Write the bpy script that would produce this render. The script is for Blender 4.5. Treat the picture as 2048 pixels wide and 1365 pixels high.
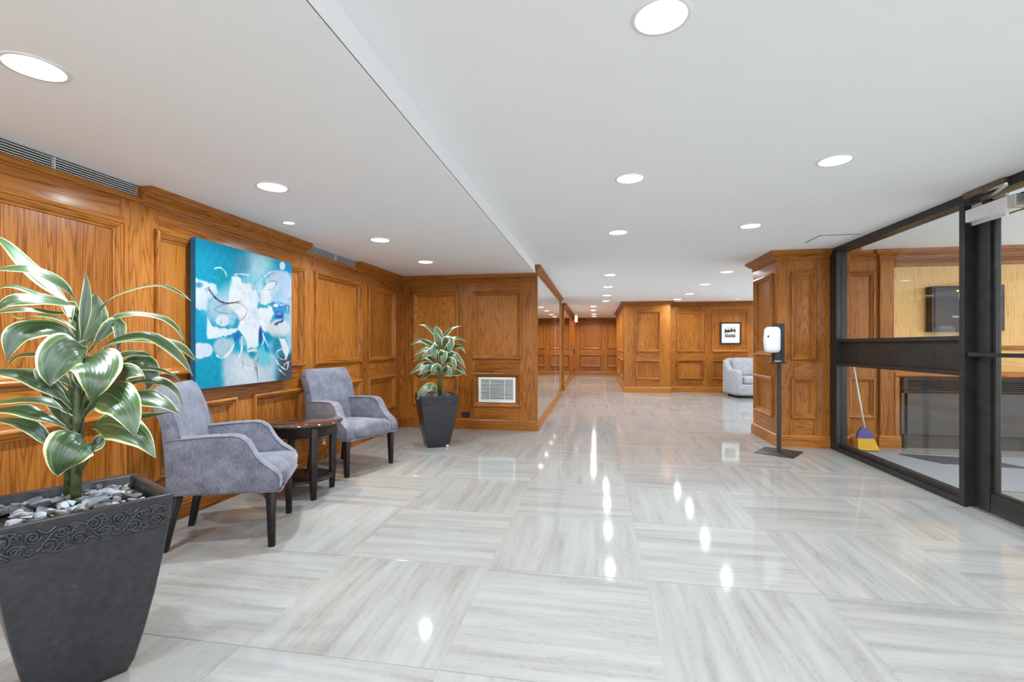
import bpy, bmesh, math, random
import numpy as np
from mathutils import Vector, Matrix

for o in list(bpy.data.objects): bpy.data.objects.remove(o, do_unlink=True)
SC = bpy.context.scene
COL = SC.collection
random.seed(7)

# ------------------------------------------------------------------ camera
FPX, YAW, CYPX, CAMH = 950.0, 0.1739, 691.5, 1.15          # focal length in px of the 2048x1365 frame
cam_d = bpy.data.cameras.new('camera'); cam = bpy.data.objects.new('camera', cam_d); COL.objects.link(cam)
cam_d.sensor_fit = 'HORIZONTAL'; cam_d.sensor_width = 36.0; cam_d.lens = 36.0 * FPX / 2048.0
cam_d.shift_y = (CYPX - 682.5) / 2048.0
cam_d.clip_start = 0.05; cam_d.clip_end = 200
cam.location = (0, 0, CAMH); cam.rotation_euler = (math.pi / 2, 0, YAW)
SC.camera = cam

# ------------------------------------------------------------------ world, exposure
w = bpy.data.worlds.new('World'); SC.world = w; w.use_nodes = True
bg = w.node_tree.nodes['Background']
bg.inputs['Color'].default_value = (0.80, 0.90, 1.0, 1); bg.inputs['Strength'].default_value = 2.9
SC.view_settings.view_transform = 'Standard'; SC.view_settings.look = 'None'
SC.view_settings.exposure = 0.22; SC.view_settings.gamma = 1.0; SC.view_settings.use_curve_mapping = False
DOWNLIGHT_W = 4.6; DOWNLIGHT_WARM_W = 10.4; PICTURE_W = 75.0
NEUTRAL = (0.84, 0.93, 1.0); SIDE = (0.80, 0.92, 1.0); WARM = (1.0, 0.90, 0.72)

# ------------------------------------------------------------------ pixel helpers (a pixel gives a direction, a surface the distance)
FW = Vector((-math.sin(YAW), math.cos(YAW), 0)); RT = Vector((math.cos(YAW), math.sin(YAW), 0))
def ray(x, y): return FW + RT * ((x - 1024) / FPX) + Vector((0, 0, -(y - CYPX) / FPX))
def onz(x, y, z=0.0):
    d = ray(x, y); return Vector((0, 0, CAMH)) + d * ((z - CAMH) / d.z)
def at_depth(x, y, dep): return Vector((0, 0, CAMH)) + ray(x, y) * dep

# ------------------------------------------------------------------ materials
MATS = {}
def newmat(name):
    m = bpy.data.materials.new(name); m.use_nodes = True
    nt = m.node_tree; nt.nodes.clear()
    out = nt.nodes.new('ShaderNodeOutputMaterial'); b = nt.nodes.new('ShaderNodeBsdfPrincipled')
    nt.links.new(b.outputs[0], out.inputs[0]); MATS[name] = m
    return m, nt, b
def N(nt, t, **kw):
    n = nt.nodes.new(t)
    for k, v in kw.items():
        if k in n.inputs: n.inputs[k].default_value = v
        else: setattr(n, k, v)
    return n
def ramp(nt, stops, interp='LINEAR'):
    r = nt.nodes.new('ShaderNodeValToRGB'); cr = r.color_ramp; cr.interpolation = interp
    while len(cr.elements) < len(stops): cr.elements.new(0.5)
    for e, (p, c) in zip(cr.elements, stops):
        e.position = p; e.color = (c[0], c[1], c[2], 1)
    return r
def sr(r, g, b):
    f = lambda c: (c / 255 / 12.92) if c / 255 <= .04045 else ((c / 255 + .055) / 1.055) ** 2.4
    return (f(r), f(g), f(b))
def plain(name, col, rough=0.5, metal=0.0, spec=0.5, coat=0.0, bump=0.0, bscale=60, var=0.0, sheen=0.0):
    m, nt, b = newmat(name)
    b.inputs['Base Color'].default_value = (*col, 1); b.inputs['Roughness'].default_value = rough
    b.inputs['Metallic'].default_value = metal; b.inputs['Specular IOR Level'].default_value = spec
    b.inputs['Coat Weight'].default_value = coat
    if sheen: b.inputs['Sheen Weight'].default_value = sheen; b.inputs['Sheen Roughness'].default_value = 0.4
    tc = N(nt, 'ShaderNodeTexCoord'); no = N(nt, 'ShaderNodeTexNoise', Scale=bscale, Detail=4.0)
    nt.links.new(tc.outputs['Object'], no.inputs['Vector'])
    lo = tuple(c * (1 - var) for c in col); hi = tuple(min(1, c * (1 + var)) for c in col)
    r = ramp(nt, [(0.3, lo), (0.7, hi)]); nt.links.new(no.outputs['Fac'], r.inputs[0]); nt.links.new(r.outputs[0], b.inputs['Base Color'])
    if bump:
        bp = N(nt, 'ShaderNodeBump', Strength=bump, Distance=0.01); nt.links.new(no.outputs['Fac'], bp.inputs['Height']); nt.links.new(bp.outputs[0], b.inputs['Normal'])
    return m
def oak(name, axis, lo, mid, hi, rough=0.3):
    """stained oak, grain along the axis; every piece gets its own cut of the timber"""
    m, nt, b = newmat(name); L = nt.links
    tc = N(nt, 'ShaderNodeTexCoord'); oi = N(nt, 'ShaderNodeObjectInfo')
    off = N(nt, 'ShaderNodeVectorMath', operation='SCALE'); off.inputs[0].default_value = (13.0, 17.0, 11.0); L.new(oi.outputs['Random'], off.inputs['Scale'])
    add = N(nt, 'ShaderNodeVectorMath', operation='ADD'); L.new(tc.outputs['Object'], add.inputs[0]); L.new(off.outputs[0], add.inputs[1])
    def mapped(across, along):
        mp = N(nt, 'ShaderNodeMapping'); s = [across] * 3; s[axis] = along; mp.inputs['Scale'].default_value = s
        L.new(add.outputs[0], mp.inputs['Vector']); return mp
    m1 = mapped(5.5, 0.42)
    n1 = N(nt, 'ShaderNodeTexNoise', Scale=1.0, Detail=2.0, Roughness=0.45, Distortion=0.35); L.new(m1.outputs[0], n1.inputs['Vector'])
    mul = N(nt, 'ShaderNodeMath', operation='MULTIPLY'); mul.inputs[1].default_value = 24.0; L.new(n1.outputs['Fac'], mul.inputs[0])
    fr = N(nt, 'ShaderNodeMath', operation='FRACT'); L.new(mul.outputs[0], fr.inputs[0])          # growth rings
    rr = ramp(nt, [(0.0, (0.15,) * 3), (0.12, (0.7,) * 3), (0.55, (1,) * 3), (0.85, (0.75,) * 3), (1.0, (0.15,) * 3)]); L.new(fr.outputs[0], rr.inputs[0])
    m2 = mapped(150.0, 5.0)
    n2 = N(nt, 'ShaderNodeTexNoise', Scale=1.0, Detail=3.0, Roughness=0.6); L.new(m2.outputs[0], n2.inputs['Vector'])  # pores
    r2 = ramp(nt, [(0.33, (0.25,) * 3), (0.52, (1,) * 3)]); L.new(n2.outputs['Fac'], r2.inputs[0])
    m3 = mapped(2.2, 0.4); n3 = N(nt, 'ShaderNodeTexNoise', Scale=1.0, Detail=2.0); L.new(m3.outputs[0], n3.inputs['Vector'])
    mx = N(nt, 'ShaderNodeMix', data_type='FLOAT'); mx.inputs['Factor'].default_value = 0.5; L.new(rr.outputs[0], mx.inputs['A']); L.new(r2.outputs[0], mx.inputs['B'])
    m4 = N(nt, 'ShaderNodeMath', operation='MULTIPLY_ADD'); m4.inputs[1].default_value = 0.55; L.new(n3.outputs['Fac'], m4.inputs[0])
    sc = N(nt, 'ShaderNodeMath', operation='MULTIPLY'); sc.inputs[1].default_value = 0.62; L.new(mx.outputs['Result'], sc.inputs[0]); L.new(sc.outputs[0], m4.inputs[2])
    ad = N(nt, 'ShaderNodeMath', operation='MULTIPLY_ADD'); ad.inputs[1].default_value = 0.16; L.new(oi.outputs['Random'], ad.inputs[0]); L.new(m4.outputs[0], ad.inputs[2])
    cr = ramp(nt, [(0.36, lo), (0.73, mid), (1.0, hi)]); L.new(ad.outputs[0], cr.inputs[0]); L.new(cr.outputs[0], b.inputs['Base Color'])
    b.inputs['Roughness'].default_value = rough; b.inputs['Specular IOR Level'].default_value = 0.22
    b.inputs['Coat Weight'].default_value = 0.06; b.inputs['Coat Roughness'].default_value = 0.16
    bp = N(nt, 'ShaderNodeBump', Strength=0.12, Distance=0.004); L.new(mx.outputs['Result'], bp.inputs['Height']); L.new(bp.outputs[0], b.inputs['Normal'])
    return m
OLO, OMI, OHI = (0.055, 0.014, 0.003), (0.250, 0.074, 0.009), (0.42, 0.152, 0.026)
OAK = [oak('oak_grain_x', 0, OLO, OMI, OHI), oak('oak_grain_y', 1, OLO, OMI, OHI), oak('oak_grain_z', 2, OLO, OMI, OHI)]
PLO, PMI, PHI = (0.30, 0.13, 0.035), (0.56, 0.29, 0.085), (0.70, 0.42, 0.15)
PALE = [oak('pale_oak_x', 0, PLO, PMI, PHI, 0.25), None, oak('pale_oak_z', 2, PLO, PMI, PHI, 0.25)]
def travertine(name, axis):
    m, nt, b = newmat(name); L = nt.links
    tc = N(nt, 'ShaderNodeTexCoord'); oi = N(nt, 'ShaderNodeObjectInfo')
    off = N(nt, 'ShaderNodeVectorMath', operation='SCALE'); off.inputs[0].default_value = (31.0, 47.0, 23.0); L.new(oi.outputs['Random'], off.inputs['Scale'])
    add = N(nt, 'ShaderNodeVectorMath', operation='ADD'); L.new(tc.outputs['Object'], add.inputs[0]); L.new(off.outputs[0], add.inputs[1])
    def mapped(across, along):
        mp = N(nt, 'ShaderNodeMapping'); s = [across] * 3; s[axis] = along; mp.inputs['Scale'].default_value = s
        L.new(add.outputs[0], mp.inputs['Vector']); return mp
    n1 = N(nt, 'ShaderNodeTexNoise', Scale=1.0, Detail=4.0, Roughness=0.6, Distortion=0.25); L.new(mapped(15, 1.1).outputs[0], n1.inputs['Vector'])
    r1 = ramp(nt, [(0.28, (0.272, 0.252, 0.226)), (0.48, (0.326, 0.309, 0.287)), (0.66, (0.360, 0.346, 0.330))]); L.new(n1.outputs['Fac'], r1.inputs[0])
    n2 = N(nt, 'ShaderNodeTexNoise', Scale=1.0, Detail=5.0, Roughness=0.75); L.new(mapped(150, 38).outputs[0], n2.inputs['Vector'])
    r2 = ramp(nt, [(0.32, (0.45, 0.41, 0.36)), (0.47, (1, 1, 1))]); L.new(n2.outputs['Fac'], r2.inputs[0])
    # pitted bands carry the flecks
    r3 = ramp(nt, [(0.36, (0.55,) * 3), (0.58, (0.08,) * 3)]); L.new(n1.outputs['Fac'], r3.inputs[0])
    mx = N(nt, 'ShaderNodeMix', data_type='RGBA', blend_type='MULTIPLY'); L.new(r3.outputs[0], mx.inputs['Factor']); L.new(r1.outputs[0], mx.inputs['A']); L.new(r2.outputs[0], mx.inputs['B'])
    # rare dark veins
    n4 = N(nt, 'ShaderNodeTexNoise', Scale=1.0, Detail=5.0, Roughness=0.6, Distortion=0.8); L.new(mapped(5.5, 0.8).outputs[0], n4.inputs['Vector'])
    r4 = ramp(nt, [(0.495, (1, 1, 1)), (0.5, (0.80, 0.79, 0.79)), (0.505, (1, 1, 1))]); L.new(n4.outputs['Fac'], r4.inputs[0])
    m2 = N(nt, 'ShaderNodeMix', data_type='RGBA', blend_type='MULTIPLY'); m2.inputs['Factor'].default_value = 0.6; L.new(mx.outputs['Result'], m2.inputs['A']); L.new(r4.outputs[0], m2.inputs['B'])
    hv = N(nt, 'ShaderNodeHueSaturation'); v = N(nt, 'ShaderNodeMath', operation='MULTIPLY_ADD'); v.inputs[1].default_value = 0.07; v.inputs[2].default_value = 0.965
    L.new(oi.outputs['Random'], v.inputs[0]); L.new(v.outputs[0], hv.inputs['Value']); L.new(m2.outputs['Result'], hv.inputs['Color']); L.new(hv.outputs[0], b.inputs['Base Color'])
    b.inputs['Roughness'].default_value = 0.06; b.inputs['Specular IOR Level'].default_value = 0.2
    n5 = N(nt, 'ShaderNodeTexNoise', Scale=2.6, Detail=2.0); L.new(add.outputs[0], n5.inputs['Vector'])
    bp = N(nt, 'ShaderNodeBump', Strength=0.02, Distance=0.01); L.new(n5.outputs['Fac'], bp.inputs['Height']); L.new(bp.outputs[0], b.inputs['Normal'])
    return m
TRAV = [travertine('travertine_x', 0), travertine('travertine_y', 1)]
def velvet(name, lo, hi):
    m, nt, b = newmat(name); L = nt.links
    tc = N(nt, 'ShaderNodeTexCoord')
    n1 = N(nt, 'ShaderNodeTexNoise', Scale=9.0, Detail=6.0, Roughness=0.75); L.new(tc.outputs['Object'], n1.inputs['Vector'])
    mp = N(nt, 'ShaderNodeMapping'); mp.inputs['Scale'].default_value = (300, 300, 45); L.new(tc.outputs['Object'], mp.inputs['Vector'])
    n2 = N(nt, 'ShaderNodeTexNoise', Scale=1.0, Detail=2.0); L.new(mp.outputs[0], n2.inputs['Vector'])
    mx = N(nt, 'ShaderNodeMix', data_type='FLOAT'); mx.inputs['Factor'].default_value = 0.4; L.new(n1.outputs['Fac'], mx.inputs['A']); L.new(n2.outputs['Fac'], mx.inputs['B'])
    r = ramp(nt, [(0.32, lo), (0.66, hi)]); L.new(mx.outputs['Result'], r.inputs[0]); L.new(r.outputs[0], b.inputs['Base Color'])
    b.inputs['Roughness'].default_value = 0.75; b.inputs['Sheen Weight'].default_value = 0.55; b.inputs['Sheen Roughness'].default_value = 0.35
    b.inputs['Sheen Tint'].default_value = (0.85, 0.86, 0.95, 1); b.inputs['Specular IOR Level'].default_value = 0.2
    bp = N(nt, 'ShaderNodeBump', Strength=0.15, Distance=0.003); L.new(mx.outputs['Result'], bp.inputs['Height']); L.new(bp.outputs[0], b.inputs['Normal'])
    return m
VEL = velvet('grey_lilac_velvet', (0.068, 0.063, 0.084), (0.255, 0.25, 0.295))
VEL2 = velvet('silver_velvet', (0.25, 0.25, 0.265), (0.46, 0.46, 0.48))
ESP = plain('espresso_wood', (0.014, 0.009, 0.008), 0.35, spec=0.3, var=0.4, bscale=30)
ESPTOP = plain('espresso_polished', (0.045, 0.018, 0.012), 0.1, coat=0.6, var=0.3, bscale=20)
CEIL = plain('ceiling_paint', (0.89, 0.89, 0.89), 0.9, spec=0.2, var=0.01, bscale=3)
WHITE = plain('white_plastic', (0.80, 0.80, 0.80), 0.35, var=0.02)
WHITEM = plain('white_enamel', (0.78, 0.77, 0.73), 0.4, var=0.03)
GROUT = plain('grout', (0.42, 0.40, 0.36), 0.8, var=0.1)
BRONZE = plain('dark_bronze_metal', (0.030, 0.027, 0.025), 0.38, metal=0.35, var=0.25, bscale=14)
BLACK = plain('black_matt', (0.012, 0.012, 0.013), 0.5, var=0.2)
BLACKP = plain('black_powder_coat', (0.022, 0.022, 0.024), 0.42, var=0.2, bump=0.05, bscale=300)
ALU = plain('satin_aluminium', (0.62, 0.61, 0.58), 0.35, metal=0.8, var=0.05)
SLAT = plain('pale_grille_blade', (0.70, 0.69, 0.66), 0.45, var=0.03)
POTM = plain('charcoal_pot_glaze', (0.025, 0.0245, 0.0275), 0.33, var=0.3, bump=0.06, bscale=40, coat=0.1)
STEMM = plain('green_cane', (0.065, 0.085, 0.025), 0.5, var=0.6, bscale=40, bump=0.3)
CARPET = plain('grey_carpet', (0.30, 0.31, 0.33), 0.95, var=0.3, bscale=220, bump=0.5, spec=0.1)
MATD = plain('charcoal_mat', (0.09, 0.095, 0.105), 0.95, var=0.7, bscale=260, bump=0.6, spec=0.1)
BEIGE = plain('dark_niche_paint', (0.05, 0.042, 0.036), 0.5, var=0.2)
BLUEP = plain('blue_plastic', (0.06, 0.06, 0.28), 0.4, var=0.1)
YELL = plain('yellow_bristle', (0.72, 0.42, 0.02), 0.7, var=0.4, bscale=200, bump=0.5)
REDP = plain('red_enamel', (0.6, 0.03, 0.02), 0.4, var=0.1)
TEALEDGE = plain('teal_canvas_edge', sr(0, 86, 118), 0.7, var=0.15, bscale=12)
PAPER = plain('mat_board', (0.82, 0.82, 0.81), 0.7, var=0.01)
SLATE = plain('slate_stone', (0.15, 0.155, 0.17), 0.6, var=0.7, bscale=16, bump=0.5)
SLATE2 = plain('pale_slate_stone', (0.33, 0.35, 0.385), 0.5, var=0.6, bscale=20, bump=0.5)
SLATE3 = plain('brown_slate_stone', (0.11, 0.098, 0.082), 0.6, var=0.7, bscale=18, bump=0.5)
SOIL = plain('dark_soil', (0.02, 0.017, 0.014), 0.9, var=0.5, bscale=60, bump=0.8)
BUTTON = plain('key_grey', (0.62, 0.62, 0.66), 0.4, var=0.05)
def emis(name, col, s):
    m, nt, b = newmat(name); b.inputs['Base Color'].default_value = (*col, 1); b.inputs['Emission Color'].default_value = (*col, 1); b.inputs['Emission Strength'].default_value = s
    return m
LENS = emis('lamp_lens', (1.0, 0.985, 0.96), 7.0)
LCD = emis('green_display', (0.35, 0.9, 0.02), 1.2)
PHOSPHOR = emis('lit_strip', (0.72, 0.85, 0.80), 0.9)
def glass(name, boost=1.0):
    m = bpy.data.materials.new(name); m.use_nodes = True; nt = m.node_tree; nt.nodes.clear(); L = nt.links
    out = N(nt, 'ShaderNodeOutputMaterial'); lw = N(nt, 'ShaderNodeLayerWeight', Blend=0.5); pw = N(nt, 'ShaderNodeMath', operation='POWER'); pw.inputs[1].default_value = 5.0; L.new(lw.outputs['Facing'], pw.inputs[0])
    mu = N(nt, 'ShaderNodeMath', operation='MULTIPLY_ADD'); mu.inputs[1].default_value = 0.96 * boost; mu.inputs[2].default_value = 0.04 * boost; mu.use_clamp = True; L.new(pw.outputs[0], mu.inputs[0])   # Schlick, the same from both sides
    tr = N(nt, 'ShaderNodeBsdfTransparent', Color=(0.93, 0.93, 0.91, 1)); gl = N(nt, 'ShaderNodeBsdfGlossy', Roughness=0.0)
    mx = N(nt, 'ShaderNodeMixShader'); L.new(mu.outputs[0], mx.inputs[0]); L.new(tr.outputs[0], mx.inputs[1]); L.new(gl.outputs[0], mx.inputs[2]); L.new(mx.outputs[0], out.inputs[0])
    return m
GLASS = glass('clear_glass', 1.0)
MIRROR = plain('mirror_silver', (0.88, 0.88, 0.87), 0.008, metal=1.0, var=0.005)
def leafmat(name):
    m, nt, b = newmat(name); L = nt.links
    uv = N(nt, 'ShaderNodeUVMap', uv_map='UVMap'); sp = N(nt, 'ShaderNodeSeparateXYZ'); L.new(uv.outputs[0], sp.inputs[0])
    oi = N(nt, 'ShaderNodeObjectInfo')
    mp = N(nt, 'ShaderNodeMapping'); mp.inputs['Scale'].default_value = (9, 1.3, 1); L.new(uv.outputs[0], mp.inputs['Vector'])
    of = N(nt, 'ShaderNodeVectorMath', operation='SCALE'); of.inputs[0].default_value = (7, 19, 3); L.new(oi.outputs['Random'], of.inputs['Scale']); L.new(of.outputs[0], mp.inputs['Location'])
    no = N(nt, 'ShaderNodeTexNoise', Scale=1.0, Detail=3.0); L.new(mp.outputs[0], no.inputs['Vector'])
    d = N(nt, 'ShaderNodeMath', operation='SUBTRACT'); d.inputs[1].default_value = 0.5; L.new(sp.outputs[0], d.inputs[0])
    ab = N(nt, 'ShaderNodeMath', operation='ABSOLUTE'); L.new(d.outputs[0], ab.inputs[0])
    m2 = N(nt, 'ShaderNodeMath', operation='MULTIPLY_ADD'); m2.inputs[1].default_value = 2.0; L.new(ab.outputs[0], m2.inputs[0])
    no2 = N(nt, 'ShaderNodeMath', operation='MULTIPLY_ADD'); no2.inputs[1].default_value = 0.42; no2.inputs[2].default_value = -0.21; L.new(no.outputs['Fac'], no2.inputs[0]); L.new(no2.outputs[0], m2.inputs[2])
    cr = ramp(nt, [(0.0, (0.09, 0.14, 0.04)), (0.03, (0.032, 0.072, 0.014)), (0.20, (0.018, 0.048, 0.010)), (0.30, (0.045, 0.095, 0.02)), (0.36, (0.02, 0.055, 0.011)), (0.58, (0.028, 0.075, 0.014)), (0.64, (0.12, 0.19, 0.05)), (0.70, (0.04, 0.095, 0.018)), (0.86, (0.09, 0.17, 0.035)), (0.895, (0.62, 0.62, 0.32)), (1.0, (0.72, 0.70, 0.44))])
    L.new(m2.outputs[0], cr.inputs[0]); L.new(cr.outputs[0], b.inputs['Base Color'])
    b.inputs['Roughness'].default_value = 0.36; b.inputs['Specular IOR Level'].default_value = 1.0; b.inputs['Coat Weight'].default_value = 0.25; b.inputs['Coat Roughness'].default_value = 0.3
    wv = N(nt, 'ShaderNodeMath', operation='SINE'); k = N(nt, 'ShaderNodeMath', operation='MULTIPLY'); k.inputs[1].default_value = 70.0; L.new(sp.outputs[0], k.inputs[0]); L.new(k.outputs[0], wv.inputs[0])
    bp = N(nt, 'ShaderNodeBump', Strength=0.10, Distance=0.002); L.new(wv.outputs[0], bp.inputs['Height']); L.new(bp.outputs[0], b.inputs['Normal'])
    return m
LEAF = leafmat('variegated_leaf')
def vcol(name, rough=0.5):
    m, nt, b = newmat(name); a = N(nt, 'ShaderNodeVertexColor', layer_name='Col'); nt.links.new(a.outputs[0], b.inputs['Base Color']); b.inputs['Roughness'].default_value = rough; b.inputs['Specular IOR Level'].default_value = 0.15
    tc = N(nt, 'ShaderNodeTexCoord'); no = N(nt, 'ShaderNodeTexNoise', Scale=90.0, Detail=3.0); nt.links.new(tc.outputs['Object'], no.inputs['Vector'])
    bp = N(nt, 'ShaderNodeBump', Strength=0.15, Distance=0.003); nt.links.new(no.outputs['Fac'], bp.inputs['Height']); nt.links.new(bp.outputs[0], b.inputs['Normal'])
    return m
PAINT = vcol('abstract_paint', 0.75); PRINT = vcol('monochrome_print', 0.35)

# ------------------------------------------------------------------ mesh helpers
class MB:
    def __init__(s): s.v = []; s.f = []; s.sm = []; s.uv = None
    def add(s, vs, fs, smooth=False):
        k = len(s.v); s.v += [tuple(v) for v in vs]
        for f in fs: s.f.append([i + k for i in f]); s.sm.append(smooth)
    def box(s, a, b, ch=0.0):
        x0, y0, z0 = [min(p, q) for p, q in zip(a, b)]; x1, y1, z1 = [max(p, q) for p, q in zip(a, b)]
        if ch <= 0:
            s.add([(x0, y0, z0), (x1, y0, z0), (x1, y1, z0), (x0, y1, z0), (x0, y0, z1), (x1, y0, z1), (x1, y1, z1), (x0, y1, z1)],
                  [(0, 3, 2, 1), (4, 5, 6, 7), (0, 1, 5, 4), (1, 2, 6, 5), (2, 3, 7, 6), (3, 0, 4, 7)])
            return s
        ch = min(ch, (x1 - x0) * .45, (y1 - y0) * .45, (z1 - z0) * .45)
        bm = bmesh.new(); bmesh.ops.create_cube(bm, size=1.0)
        for v in bm.verts: v.co = Vector(((x0 + x1) / 2 + v.co.x * (x1 - x0), (y0 + y1) / 2 + v.co.y * (y1 - y0), (z0 + z1) / 2 + v.co.z * (z1 - z0)))
        bmesh.ops.bevel(bm, geom=list(bm.edges), offset=ch, segments=1, profile=0.5, affect='EDGES')
        bm.verts.index_update(); s.add([v.co for v in bm.verts], [[v.index for v in f.verts] for f in bm.faces]); bm.free(); return s
    def loft(s, rings, closed=True, caps=True, smooth=True):
        n = len(rings[0]); k = len(s.v)
        for r in rings: s.v += [tuple(p) for p in r]
        for i in range(len(rings) - 1):
            for j in range(n if closed else n - 1):
                s.f.append([k + i * n + j, k + i * n + (j + 1) % n, k + (i + 1) * n + (j + 1) % n, k + (i + 1) * n + j]); s.sm.append(smooth)
        if caps and closed:
            s.f.append([k + j for j in range(n)][::-1]); s.sm.append(False)
            s.f.append([k + (len(rings) - 1) * n + j for j in range(n)]); s.sm.append(False)
        return s
    def tube(s, pts, r, n=8, smooth=True):
        pts = [Vector(p) for p in pts]; rr = r if isinstance(r, (list, tuple)) else [r] * len(pts)
        rings = []; up = Vector((0.123, 0.2, 0.97)).normalized(); prev = None
        for i, p in enumerate(pts):
            t = (pts[min(i + 1, len(pts) - 1)] - pts[max(i - 1, 0)]).normalized()
            if prev is None: a = t.cross(up if abs(t.dot(up)) < .9 else Vector((1, 0, 0))).normalized()
            else: a = (prev - t * prev.dot(t)).normalized()
            prev = a; b = t.cross(a)
            rings.append([p + (a * math.cos(2 * math.pi * j / n) + b * math.sin(2 * math.pi * j / n)) * rr[i] for j in range(n)])
        return s.loft(rings, True, True, smooth)
    def lathe(s, prof, c=(0, 0, 0), n=32, smooth=True, caps=False):
        rings = [[(c[0] + r * math.cos(2 * math.pi * j / n), c[1] + r * math.sin(2 * math.pi * j / n), c[2] + z) for j in range(n)] for r, z in prof]
        return s.loft(rings, True, caps, smooth)
    def rbox(s, c, size, r, n=6, fn=None):
        """box with rounded edges, optionally deformed by fn(x,y,z)"""
        hx, hy, hz = [d / 2 for d in size]; r = min(r, hx, hy, hz)
        bm = bmesh.new(); bmesh.ops.create_cube(bm, size=2.0); bmesh.ops.subdivide_edges(bm, edges=list(bm.edges), cuts=n, use_grid_fill=True)
        for v in bm.verts:
            # concentrate grid lines at the rounded rims
            q = [math.copysign(1 - (1 - abs(t)) ** 1.0, t) for t in v.co]
            p = Vector((q[0] * hx, q[1] * hy, q[2] * hz))
            i = Vector((max(-hx + r, min(hx - r, p.x)), max(-hy + r, min(hy - r, p.y)), max(-hz + r, min(hz - r, p.z))))
            d = p - i
            if d.length > 1e-9:
                p = i + d.normalized() * min(r, d.length) if d.length < r else i + d.normalized() * r
            if fn: p = Vector(fn(p.x, p.y, p.z))
            v.co = p + Vector(c)
        bm.verts.index_update(); s.add([v.co for v in bm.verts], [[v.index for v in f.verts] for f in bm.faces], True); bm.free(); return s
    def xf(s, M, start=0):
        for i in range(start, len(s.v)): s.v[i] = tuple(M @ Vector(s.v[i]))
        return s
    def mesh(s, name, fix=True):
        me = bpy.data.meshes.new(name); me.from_pydata(s.v, [], s.f)
        me.polygons.foreach_set('use_smooth', s.sm)
        if fix:
            bm = bmesh.new(); bm.from_mesh(me); bmesh.ops.recalc_face_normals(bm, faces=bm.faces); bm.to_mesh(me); bm.free()
        me.update(); return me
def link(name, me, mat=None, parent=None):
    o = bpy.data.objects.new(name, me); COL.objects.link(o)
    if mat is not None and me is not None and not me.materials: me.materials.append(mat)
    if parent is not None: o.parent = parent
    return o
def obj(name, mb, mat, parent=None, bevel=0.0, seg=2, fix=True):
    o = link(name, mb.mesh(name, fix), mat, parent)
    if bevel:
        m = o.modifiers.new('bevel', 'BEVEL'); m.width = bevel; m.segments = seg; m.limit_method = 'ANGLE'; m.angle_limit = math.radians(40)
        for p in o.data.polygons: p.use_smooth = True
        m.harden_normals = False
    return o
def tag(o, label, cat, group=None, kind=None):
    o['label'] = label; o['category'] = cat
    if group: o['group'] = group
    if kind: o['kind'] = kind
    return o
def thing(name, label, cat, loc=(0, 0, 0), rz=0.0, group=None, kind=None):
    o = link(name, None); o.empty_display_size = 0.1; o.location = loc; o.rotation_euler = (0, 0, rz)
    return tag(o, label, cat, group, kind)
def copy_tree(o, parent=None):
    c = o.copy(); COL.objects.link(c)
    if parent is not None: c.parent = parent
    for ch in list(o.children): copy_tree(ch, c)
    return c

# ------------------------------------------------------------------ joinery helpers
class Plane2:
    """a wall face: u runs along it, n points out of it"""
    def __init__(s, o, u, n): s.o = Vector(o); s.u = Vector(u); s.n = Vector(n); s.ua = 0 if abs(s.u.x) > .5 else 1
    def p(s, u, z, d=0.0): q = s.o + s.u * u + s.n * d; return Vector((q.x, q.y, z))
    def box(s, mb, u0, u1, z0, z1, d0, d1, ch=0.0): a = s.p(u0, z0, d0); b = s.p(u1, z1, d1); return mb.box(a, b, ch)
MPROF = [(0, -0.004), (0, .012), (.003, .021), (.009, .025), (.018, .028), (.025, .024), (.027, .015), (.036, .014), (.038, .008), (.046, .004), (.053, -.006), (.055, -.011), (.063, -.012), (.064, -.022)]
def moulding(pl, u0, u1, z0, z1, parent, mats, scale=1.0):
    """mitred bolection frame round a panel, in one part"""
    mb = MB(); rings = []
    for w_, h_ in MPROF:
        w_ *= scale; h_ *= scale
        rings.append([pl.p(u0 + w_, z0 + w_, h_), pl.p(u1 - w_, z0 + w_, h_), pl.p(u1 - w_, z1 - w_, h_), pl.p(u0 + w_, z1 - w_, h_)])
    mb.loft(rings, True, False, False)
    o = obj('panel_moulding', mb, mats[2], parent, fix=False)
    o.data.materials.append(mats[pl.ua])
    for i, p in enumerate(o.data.polygons): p.material_index = 1 if i % 4 in (0, 2) else 0
    return o
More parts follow.
